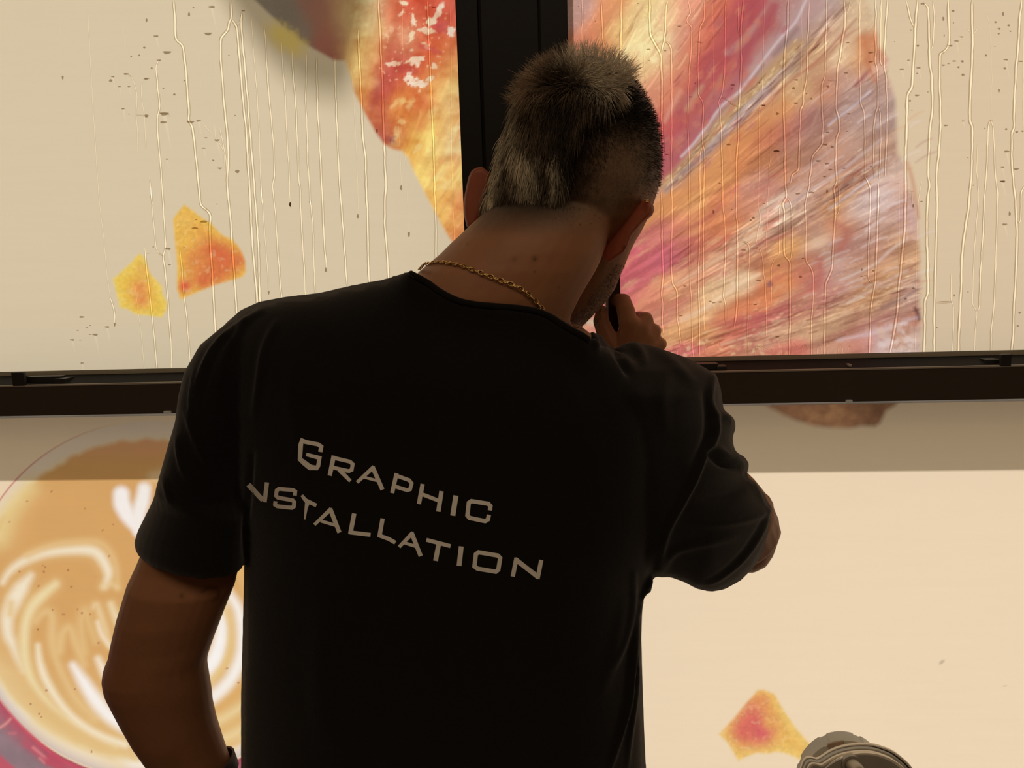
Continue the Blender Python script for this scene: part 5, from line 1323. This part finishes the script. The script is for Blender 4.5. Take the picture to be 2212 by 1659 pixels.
for pts, w_, amp in FOLDS:
    P_ = smooth_path(pts, 8 * len(pts))
    k = np.where((p[:, 0] > P_[:, 0].min() - 4 * w_) & (p[:, 0] < P_[:, 0].max() + 4 * w_) & (p[:, 1] > P_[:, 1].min() - 4 * w_) & (p[:, 1] < P_[:, 1].max() + 4 * w_))[0]
    d, f_ = dist_path(p[k, 0], p[k, 1], P_)
    off[k] += amp * np.exp(-(d / w_) ** 2) * np.sin(np.pi * np.clip(f_ * .9 + .08, 0, 1)) ** .6
v += n_ * (1.35 * off * facing)[:, None]
shirt_me.vertices.foreach_set('co', v.ravel()); shirt_me.update()
shirt = link('shirt', shirt_me, M_shirt, person)
shirt['label'] = 'black short-sleeved cotton t-shirt with pale lettering on the back'
BVH_S = bvh_of(shirt_me)
# collar band
bm = bmesh.new()
cp = smooth_path([(888, 586), *neckline[1:], (1270, 727)], 60)
tp = []
for a, b in cp:
    l, n1_ = hit(BVH_S, a - 4, b + 9)
    l2 = at(a, b + 5, (l.y if l else .75) - .0005)
    tp.append(l2)
tube(bm, tp, [.0030] * len(tp), 8)
from_bm('collar', bm, M_shirt, shirt, True)

# lettering
T_ = lambda pts: [(500 + a * .33906, 880 + b * .33906) for a, b in pts]
LET = [
 [([(566, 284), (572, 250), (552, 236), (470, 220), (449, 208), (441, 240), (436, 330), (462, 352), (500, 382), (543, 386), (553, 372), (561, 322), (476, 300)], [27, 26, 26, 26, 24, 30, 27, 34, 36, 28, 26, 26, 22])],
 [([(626, 435), (652, 308)], 28), ([(645, 320), (755, 346), (772, 362), (766, 398), (748, 406), (640, 382)], 24), ([(686, 396), (758, 470)], [28, 22])],
 [([(800, 478), (908, 378)], [22, 26]), ([(898, 378), (962, 524)], [28, 27]), ([(842, 444), (932, 468)], 18)],
 [([(1024, 546), (1052, 420)], 26), ([(1046, 433), (1132, 464), (1148, 484), (1138, 522), (1120, 528), (1036, 502)], 24)],
 [([(1194, 616), (1218, 488)], 27), ([(1318, 664), (1338, 534)], 28), ([(1206, 550), (1330, 598)], 24)],
 [([(1410, 690), (1430, 562)], 32)],
 [([(1646, 656), (1650, 630), (1636, 614), (1528, 597), (1512, 608), (1503, 688), (1516, 704), (1616, 725), (1634, 714), (1640, 684)], 27)],
 [([(108, 492), (200, 592)], [34, 30]), ([(211, 604), (226, 478)], 27)],
 [([(404, 562), (406, 536), (392, 527), (302, 519), (288, 530), (284, 562), (296, 575), (390, 592), (400, 604), (397, 632), (384, 640), (292, 630), (278, 620), (280, 598)], 25)],
 [([(448, 560), (472, 592), (541, 625)], [18, 26, 24]), ([(486, 598), (476, 640), (466, 714)], [34, 20, 10])],
 [([(528, 748), (636, 646)], [20, 27]), ([(628, 644), (688, 798)], [28, 27]), ([(570, 724), (664, 752)], 20)],
 [([(782, 676), (757, 806)], 28), ([(750, 796), (886, 812)], 25)],
 [([(963, 708), (942, 826)], 27), ([(936, 814), (1002, 838), (1044, 862)], 25)],
 [([(1068, 890), (1156, 798)], [22, 26]), ([(1146, 796), (1206, 948)], [28, 27]), ([(1098, 862), (1188, 890)], 20)],
 [([(1242, 844), (1396, 884)], 25), ([(1322, 862), (1300, 978)], 30)],
 [([(1464, 886), (1450, 1010)], 31)],
 [([(1580, 924), (1696, 944), (1712, 960), (1700, 1034), (1684, 1047), (1566, 1027), (1548, 1012), (1557, 936), (1574, 923), (1590, 926)], 27)],
 [([(1792, 1078), (1816, 958)], 27), ([(1806, 966), (1958, 1084)], 30), ([(1950, 1092), (1974, 972)], 27)],
]
for strokes in LET:
    vs, fs = [], []
    lift = 0.0
    for pts, w_ in strokes:
        wv = np.full(len(pts), float(w_)) if np.ndim(w_) == 0 else np.array(w_, float)
        Q = resample(np.array([[*a, b * .33906] for a, b in zip(T_(pts), wv)]), 5.0)
        n = len(Q)
        T = np.zeros((n, 2))
        seg = np.diff(Q[:, :2], axis=0); seg /= np.linalg.norm(seg, axis=1)[:, None] + 1e-9
        T[0], T[-1] = seg[0], seg[-1]
        m_ = seg[:-1] + seg[1:]
        T[1:-1] = m_ / (np.linalg.norm(m_, axis=1)[:, None] + 1e-9)
        N = np.stack([-T[:, 1], T[:, 0]], 1)
        k = np.ones(n)
        k[1:-1] = 1 / np.clip((T[1:-1] * seg[:-1]).sum(1), .75, 1)
        b0 = len(vs)
        ok = True
        lift += .00004
        for i in range(n):
            for s in (-.5, 0, .5):
                qx, qy = Q[i, :2] + N[i] * s * Q[i, 2] * k[i]
                l, nn = hit(BVH_S, qx, qy)
                if l is None: l = at(qx, qy, .73)
                vs.append(l - ray(qx, qy).normalized() * (.0007 + lift))
        for i in range(n - 1):
            for j in (0, 1):
                a0 = b0 + i * 3 + j
                fs.append((a0, a0 + 1, a0 + 4, a0 + 3))
    link('letter', mesh_py('letter', vs, fs), M_print, shirt, False)

# ------------------------------------------------------------------ trousers and shoes, below the picture
hipz = at(950, 1800, .82).z
hx = at(958, 1800, .83).x
bm = bmesh.new()
for sx in (-1, 1):
    xc = hx + sx * .085
    tube(bm, [Vector((xc - sx * .02, .865, hipz - .02)), Vector((xc, .865, hipz - .12)), Vector((xc + sx * .01, .86, .5)), Vector((xc + sx * .02, .85, .12))], [.085, .085, .07, .06], 18, 1.1)
tr_me = remeshed('trousers', bm, .012, 4)
link('trousers', tr_me, M_cloth, person)
for sx in (-1, 1):
    bm = bmesh.new()
    xc = hx + sx * .106
    tube(bm, [Vector((xc, .76, .045)), Vector((xc, .86, .05)), Vector((xc + sx * .01, .97, .04))], [.042, .045, .038], 14, .95)
    for vv in bm.verts: vv.co.z = max(vv.co.z, 0.001)
    from_bm('shoe', bm, M_shoe, person, True)

# ------------------------------------------------------------------ hair
def strands(name, roots, mat, parent):
    """roots: list of (point, direction, length, curl vector, radius, colour, segments)"""
    vs, fs, cs = [], [], []
    for p, d, L, cv, r, col, ns in roots:
        e = d.orthogonal().normalized(); f = d.cross(e)
        b = len(vs)
        for i in range(ns + 1):
            t = i / ns
            c_ = p + d * (L * t) + cv * (L * t * t)
            if i == ns:
                vs.append(c_); cs.append(col)
            else:
                rr = r * (1 - .55 * t)
                for w_ in (0, 2.094, 4.189):
                    vs.append(c_ + e * (rr * math.cos(w_)) + f * (rr * math.sin(w_))); cs.append(col)
        for i in range(ns - 1):
            for j in range(3):
                a0 = b + i * 3
                fs.append((a0 + j, a0 + (j + 1) % 3, a0 + 3 + (j + 1) % 3, a0 + 3 + j))
        a0 = b + (ns - 1) * 3
        for j in range(3):
            fs.append((a0 + j, a0 + (j + 1) % 3, b + ns * 3))
    me = mesh_py(name, vs, fs)
    set_color(me, 'tone', np.array(cs))
    return link(name, me, mat, parent, True)

def sample(poly, n):
    P = np.array(poly, float)
    lo, hi = P.min(0), P.max(0)
    out = np.zeros((0, 2))
    while len(out) < n:
        q = rng.uniform(lo, hi, (n * 3, 2))
        out = np.vstack([out, q[inside(q[:, 0], q[:, 1], P)]])
    return out[:n]
band = [(1032, 478), (1040, 440), (1050, 405), (1066, 350), (1080, 300), (1095, 258), (1114, 218), (1145, 184), (1170, 162), (1200, 146), (1290, 143), (1325, 155), (1350, 172), (1348, 192), (1318, 212), (1280, 240), (1255, 272), (1238, 310), (1226, 350), (1212, 400), (1198, 440), (1192, 462), (1140, 470), (1085, 474), (1045, 470)]
DARK, MIDB = np.array([.030, .020, .012]), np.array([.30, .20, .12])
BLOND, ASH = np.array([.97, .84, .64]), np.array([.78, .66, .46])
locks = [(np.array([(1232, 132), (1262, 152), (1300, 166), (1345, 180)], float), 24, BLOND), (np.array([(1235, 150), (1262, 178), (1300, 190)], float), 14, BLOND), (np.array([(1090, 290), (1080, 340), (1068, 400), (1060, 450), (1058, 480)], float), 15, ASH), (np.array([(1145, 330), (1150, 400), (1155, 440), (1165, 490)], float), 20, ASH), (np.array([(1115, 290), (1130, 350), (1140, 400)], float), 14, ASH), (np.array([(1200, 320), (1205, 370), (1190, 420)], float), 10, ASH * .8), (np.array([(1120, 200), (1110, 240), (1100, 270)], float), 16, ASH * .7), (np.array([(1190, 130), (1165, 165), (1140, 200)], float), 18, MIDB * 1.5)]
dwn = -UPV
NCL = 520
cl_px = sample(band, NCL)
cl_col = rng.uniform(0, 1, NCL)
cl_dir = rng.normal(0, 1, (NCL, 3))
cl_hit = [hit(BVH_B, a, b)[0] for a, b in cl_px]
roots = []
for a, b in sample(band, 10500):
    l, n1_ = hit(BVH_B, a, b)
    if l is None: continue
    col = None
    wsum = 0
    best = (0, DARK)
    for pts, w_, cc in locks:
        d, _ = dist_path(np.array([a]), np.array([b]), pts)
        g = math.exp(-(d[0] / w_) ** 2) * (.55 + .9 * vnoise(np.array([a / 9]), np.array([b / 60]), 4)[0])
        if g > best[0]: best = (g, cc)
    ci = int(np.argmin(((cl_px[:, 0] - a) * 1.5) ** 2 + ((cl_px[:, 1] - b) * .75) ** 2))
    clump = cl_col[ci]
    dk = math.exp(-((a - 1225 - (b - 230) * -.1) / 34) ** 2) * (1 if b > 205 else .35)
    mb = (.1 + .75 * clump ** 1.5) * (1 - .9 * dk) * (1 if b < 455 else .5)
    base_c = DARK * (.7 + .6 * random.random()) * (1 - mb) + MIDB * mb * random.uniform(.6, 1.3)
    g = min(best[0], 1)
    col = base_c * (1 - g) + best[1] * g * (.45 + .75 * clump + .2 * random.random())
    if math.exp(-((a - 1290) / 58) ** 2 - ((b - 162) / 26) ** 2) > .42: col = BLOND * random.uniform(.55, 1.0)
    top_t = min(max((235 - b) / 90, 0), 1)
    patch = math.exp(-((a - 1295) / 60) ** 2 - ((b - 160) / 34) ** 2)
    fl_down = (dwn * 1.0 + RGT * (-.16 + .10 * random.gauss(0, 1) + .25 * (clump - .5))).normalized()
    fl_top = (UPV * (.35 + .4 * random.random()) + RGT * (-.28 + .5 * random.gauss(0, 1)) + FWD * random.uniform(-.7, .2)).normalized()
    fl_pat = (RGT * .9 + dwn * (.15 + .35 * random.gauss(0, 1)) + FWD * -.1).normalized()
    fl = fl_down * (1 - top_t) + fl_top * top_t
    fl = fl * (1 - patch) + fl_pat * patch
    up = .62 if top_t > .3 else .34
    if patch > .4: up = .6
    up *= 1 - .65 * max(0.0, -n1_.dot(ray(a, b).normalized()))
    d = (n1_ * up + fl * (.75 + .25 * random.random())).normalized()
    d = (d + Vector((random.gauss(0, .12), random.gauss(0, .12), random.gauss(0, .12)))).normalized()
    cd = cl_dir[ci]
    d = (d + (RGT * float(cd[0]) + UPV * float(cd[1])) * (.24 if top_t > .3 else .10)).normalized()
    L = (.023 + .007 * random.random()) * (1 - .25 * patch) * (1 if b < 380 else max(.55, 1 - (b - 380) / 190)) * (1 - .12 * top_t)
    if top_t > .3 and random.random() < .05: L *= 1.5
    cv = (dwn * .35 - n1_ * .22) if top_t < .5 else (Vector((0, 0, -.16)) + n1_ * .05)
    if cl_hit[ci] is not None:
        cv = cv + (cl_hit[ci] - l) * (.62 / L)
    roots.append((l - n1_ * .0008, d, L, cv, .00034, col, 4))
# tufts at the crown and over the brow, on the side towards the glass
vi = np.where((~front) & (PX[:, 1] < 230) & (PX[:, 0] > 1110) & (PX[:, 0] < 1360))[0]
for i in rng.choice(vi, min(len(vi), 2600)):
    n1_ = Vector(NV[i]); l = Vector(V0[i])
    bl = random.random()
    col = (BLOND if PX[i, 0] > 1225 else MIDB) * (.5 + .6 * bl)
    d = (n1_ * .8 + UPV * .35 + Vector((random.gauss(0, .25), random.gauss(0, .2), random.gauss(0, .2)))).normalized()
    roots.append((l, d, .016 + .011 * random.random(), Vector((0, 0, -.2)), .00028, col, 4))
hair = strands('hair', roots, M_hair, person)
hair['label'] = 'bleached and dark mohawk hair running down to the nape'
hair['kind'] = 'stuff'
# clipped sides: dark above, fading to stubble over the ear
roots = []
fadep = [(1350, 178), (1372, 190), (1398, 222), (1415, 262), (1425, 305), (1429, 350), (1427, 395), (1412, 425), (1380, 436), (1340, 455), (1300, 475), (1250, 492), (1190, 494), (1200, 440), (1216, 395), (1230, 340), (1245, 296), (1270, 255), (1310, 222)]
dark_edge = [(1200, 480), (1225, 380), (1255, 300), (1310, 250), (1360, 255), (1405, 300), (1424, 380)]
for a, b in sample(fadep, 9000):
    l, n1_ = hit(BVH_B, a, b)
    if l is None: continue
    inn = poly_mask(np.array([a]), np.array([b]), np.array([(1165, 510), (1200, 468), (1238, 425), (1268, 385), (1298, 318), (1338, 290), (1376, 298), (1402, 335), (1414, 420), (1380, 440), (1300, 480)], float), 44)[0]
    ed_, _ = dist_path(np.array([a]), np.array([b]), [(1427, 400), (1412, 425), (1380, 436), (1340, 455), (1300, 475), (1250, 492), (1190, 494)])
    if random.random() > (ed_[0] / 45) ** .8 + .05: continue
    L = .0062 * (1 - inn) + .0016
    col = np.array([.012, .008, .005]) * (1 - inn) + np.array([.14, .085, .05]) * inn
    if random.random() < inn * .85 or (b > 425 and a < 1330 and random.random() < .9): continue
    d = (n1_ * (.8 - .35 * inn) + dwn * (.2 + .5 * inn) + RGT * .15 + Vector((random.gauss(0, .18), random.gauss(0, .18), random.gauss(0, .18)))).normalized()
    roots.append((l - n1_ * .0004, d, L * random.uniform(.8, 1.2), dwn * .1, .00026, col * random.uniform(.7, 1.4), 2))
vi = np.where((~front) & (PX[:, 1] < 430) & (PX[:, 1] > 170) & (PX[:, 0] > 1340) & (V0[:, 1] < .96))[0]
for i in rng.choice(vi, min(len(vi), 1800)):
    n1_ = Vector(NV[i])
    d = (n1_ + Vector((random.gauss(0, .2), random.gauss(0, .2), random.gauss(0, .2)))).normalized()
    roots.append((Vector(V0[i]), d, .006 if PX[i, 1] < 330 else .0025, dwn * .1, .00026, np.array([.02, .013, .009]), 2))
for a, b in sample([(1026, 470), (1042, 430), (1056, 380), (1066, 352), (1078, 330), (1072, 400), (1058, 440), (1040, 446)], 350):
    l, n1_ = hit(BVH_B, a, b)
    if l is None: continue
    roots.append((l, (n1_ * .5 + dwn * .7).normalized(), .005, dwn * .1, .00026, np.array([.04, .028, .019]), 2))
clip = strands('clipped_hair', roots, M_hair, person)
clip['kind'] = 'stuff'
clip['label'] = 'closely clipped dark hair fading over the ear'
# stubble on the jaw
roots = []
for a, b in sample(st_poly, 1300):
    l, n1_ = hit(BVH_B, a, b)
    if l is None: continue
    roots.append((l, (n1_ * .6 + RGT * .3 + dwn * .4 + Vector((random.gauss(0, .2), 0, random.gauss(0, .2)))).normalized(), .0022, dwn * .1, .00016, np.array([.05, .034, .024]), 2))
stub = strands('stubble', roots, M_hair, person)
stub['kind'] = 'stuff'

# ================================================================== GOLD CHAIN
chain_px = smooth_path([(906, 583), (915, 577), (926, 572), (946, 568), (966, 569), (985, 572), (1005, 577), (1022, 584), (1040, 590), (1075, 603), (1105, 614), (1130, 627), (1150, 643), (1165, 660), (1174, 671), (1180, 678)], 400)
pts3 = []
for a, b in chain_px:
    l, n1_ = hit(BVH_B, a, b)
    if l is None:
        l, n1_ = (pts3[-1][0] + (RGT * .0004)) if pts3 else at(a, b, .80), -FWD
    pts3.append((l + n1_ * .0016, n1_))
necklace = empty('necklace', pts3[200][0])
tag(necklace, 'thin gold link chain round the neck of the man', 'necklace')
bpy.context.view_layer.update()
bm = bmesh.new()
mn, mi = 12, 6
for i in range(mn):
    t = 2 * math.pi * i / mn
    cx_, cz_ = .0034 * math.cos(t), .0021 * math.sin(t)
    nx_, nz_ = math.cos(t) / .0034, math.sin(t) / .0021
    q_ = math.hypot(nx_, nz_); nx_, nz_ = nx_ / q_, nz_ / q_
    for j in range(mi):
        w_ = 2 * math.pi * j / mi
        bm.verts.new((cx_ + nx_ * .00062 * math.cos(w_), .00062 * math.sin(w_), cz_ + nz_ * .00062 * math.cos(w_)))
bm.verts.ensure_lookup_table()
for i in range(mn):
    for j in range(mi):
        bm.faces.new([bm.verts[k] for k in (i * mi + j, i * mi + (j + 1) % mi, ((i + 1) % mn) * mi + (j + 1) % mi, ((i + 1) % mn) * mi + j)])
bmesh.ops.recalc_face_normals(bm, faces=bm.faces)
bmesh.ops.create_icosphere(bm, subdivisions=1, radius=.0008)
link_me = bpy.data.meshes.new('link'); bm.to_mesh(link_me); bm.free()
link_me.materials.append(M_gold)
link_me.polygons.foreach_set('use_smooth', np.ones(len(link_me.polygons), bool))
acc, last, idx = 0.0, pts3[0][0], 0
for i in range(1, len(pts3)):
    acc += (pts3[i][0] - last).length; last = pts3[i][0]
    if acc >= .0050 and i < len(pts3) - 1:
        acc = 0.0
        tdir = (pts3[i + 1][0] - pts3[i - 1][0]).normalized()
        nrm = pts3[i][1]
        nrm = (nrm - tdir * nrm.dot(tdir)).normalized()
        side = nrm.cross(tdir)
        ro = math.radians(18 if idx % 2 else 68)
        yv = (nrm * math.cos(ro) + side * math.sin(ro)).normalized()
        zv_ = tdir.cross(yv).normalized()
        o = bpy.data.objects.new('link', link_me)
        COL.objects.link(o)
        o.parent = necklace
        o.matrix_parent_inverse = necklace.matrix_world.inverted()
        o.matrix_world = Matrix.Translation(pts3[i][0]) @ Matrix((tdir, yv, zv_)).transposed().to_4x4()
        idx += 1

# ================================================================== BRACELET
bm = bmesh.new()
ra = ring_pts((357, 1691), (495, 1642), .842, .043, 30)
rb = ring_pts((373, 1715), (506, 1667), .848, .040, 30)
cA = sum(ra, Vector()) / 30; cB = sum(rb, Vector()) / 30
loft(bm, [[cA + (q - cA) * 1.0 for q in ra], [cA + (q - cA) * 1.06 for q in ra], [cB + (q - cB) * 1.06 for q in rb], [cB + (q - cB) * 1.0 for q in rb]], False)
br = from_bm('bracelet', bm, M_band, None, True)
tag(br, 'dark woven wristband on the lowered left wrist', 'bracelet')

# ================================================================== SQUEEGEE
sq = empty('squeegee', at(1326, 690, 1.095))
tag(sq, 'dark brown felt-edged squeegee gripped in the raised right hand', 'squeegee')
bpy.context.view_layer.update()
def slab(name, poly, Y, th, mat):
    bm = bmesh.new(); extrude_px(bm, poly, Y, th)
    o = from_bm(name, bm, mat)
    o.parent = sq; o.matrix_parent_inverse = sq.matrix_world.inverted()
slab('handle', [(1315, 540), (1342, 540), (1339.5, 600), (1340.5, 655), (1341, 690), (1333, 724), (1320, 722), (1314, 690), (1313, 640)], 1.088, .030, M_tool)
slab('blade', [(1310, 540), (1315.5, 540), (1313.8, 640), (1314.6, 690), (1319, 716), (1313, 700), (1309, 660)], 1.086, .036, M_blade)

# ================================================================== FITTING AT THE FOOT OF THE RIGHT PANE
fit = empty('wheel_fitting', (at(1830, 1659, 1.0).x, 1.0, 0))
tag(fit, 'dark grey round fitting with notched wheel and pale rims beside the lower right crumb', 'fitting')
bpy.context.view_layer.update()
def fpart(name, bm, mat, smooth=False, parent=None):
    o = from_bm(name, bm, mat, None, smooth)
    o.parent = parent or fit
    o.matrix_parent_inverse = (parent or fit).matrix_world.inverted()
    bpy.context.view_layer.update()
    return o
def ell(cx_, cy_, rx, ry, n=64, rot=0.0):
    return [(cx_ + rx * math.cos(t) * math.cos(rot) - ry * math.sin(t) * math.sin(rot), cy_ + rx * math.cos(t) * math.sin(rot) + ry * math.sin(t) * math.cos(rot)) for t in (2 * math.pi * k / n for k in range(n))]
# the notched hand wheel behind
def notched(s, n=160):
    out = []
    for k in range(n):
        t = 2 * math.pi * k / n
        g = math.degrees(t) % 45
        f = 1 - (.028 if 16 < g < 25 else 0.0)
        out.append((1827 + 98 * s * f * math.cos(t), 1699 + 99 * s * f * math.sin(t)))
    return out
bm = bmesh.new(); extrude_px(bm, notched(1.0), 1.012, .022); wheel = fpart('hand_wheel', bm, M_grey2)
bm = bmesh.new(); extrude_px(bm, ell(1836, 1712, 93, 96), 1.0105, .01); fpart('hollow_shade', bm, M_dark)  # dark disc painted in for the shade inside the wheel
bm = bmesh.new()
def arc_patch(t0, t1, r0_, r1_, Y):
    a_ = [(1827 + 99 * r1_ * math.cos(math.radians(t)), 1699 + 99 * r1_ * math.sin(math.radians(t))) for t in np.linspace(t0, t1, 10)]
    b_ = [(1827 + 99 * r0_ * math.cos(math.radians(t)), 1699 + 99 * r0_ * math.sin(math.radians(t))) for t in np.linspace(t1, t0, 10)]
    return a_ + b_
extrude_px(bm, arc_patch(-114, -92, .885, .985, 1.0), 1.0098, .003); lab = fpart('tan_patch', bm, M_rust); lab['label'] = 'worn tan patch on the wheel'
# curved shell plates with pale rims
PL = [(1722, 1700), (1729, 1662), (1736, 1641), (1744, 1634), (1754, 1634), (1763, 1637), (1772, 1634), (1790, 1622), (1810, 1613), (1835, 1607), (1860, 1605), (1885, 1606), (1905, 1611), (1930, 1621), (1952, 1637), (1970, 1655), (1985, 1680), (1990, 1720), (1975, 1770), (1930, 1810), (1860, 1825), (1790, 1810), (1740, 1760)]
def shrink(poly, s, c=(1850, 1715), d=(0, 0)):
    return [(c[0] + (a - c[0]) * s + d[0], c[1] + (b - c[1]) * s + d[1]) for a, b in poly]
PLs = [tuple(q) for q in smooth_path(PL + PL[:1], 120)[:-1]]
bm = bmesh.new(); extrude_px(bm, shrink(PLs, 1.0, d=(0, 3)), .992, .004); fpart('shell_plate', bm, M_rim)
bm = bmesh.new(); extrude_px(bm, shrink(PLs, .972, d=(0, 4)), .9905, .004); fpart('groove_shade', bm, M_dark)  # dark plate standing in for the shade in the gap
bm = bmesh.new(); extrude_px(bm, shrink(PLs, .955, d=(0, 7)), .985, .005); fpart('shell_plate', bm, M_grey2)
bm = bmesh.new(); extrude_px(bm, shrink(PLs, .915, d=(1, 9)), .978, .003); fpart('front_rim', bm, M_rim)
bm = bmesh.new(); extrude_px(bm, shrink(PLs, .885, d=(2, 11)), .9765, .003); fpart('front_plate', bm, M_grey)
bm = bmesh.new(); extrude_px(bm, ell(1872, 1724, 112, 97, 72, .12), .970, .003); fpart('dish_rim', bm, M_rim)
bm = bmesh.new(); extrude_px(bm, ell(1868, 1727, 112, 96, 72, .12), .9685, .003); fpart('dish', bm, M_grey)
bm = bmesh.new()
extrude_px(bm, ell(1841, 1653, 22, 20, 28), .9655, .006)
stubp = fpart('flange', bm, M_grey)
bm = bmesh.new()
tube(bm, [at(1840, 1652, .966), at(1852, 1662, .945), at(1856, 1668, .935)], [.0092, .0088, .0085], 18)
fpart('stub', bm, M_stub, True, stubp)
bm = bmesh.new()
c0 = at(1852, 1800, 1.0)
tube(bm, [c0, Vector((c0.x, 1.0, .04))], [.022, .022], 16)
g = bmesh.ops.create_cone(bm, cap_ends=True, segments=28, radius1=.13, radius2=.11, depth=.03, matrix=Matrix.Translation((c0.x, 1.0, .016)))
fpart('post', bm, M_dark, True)
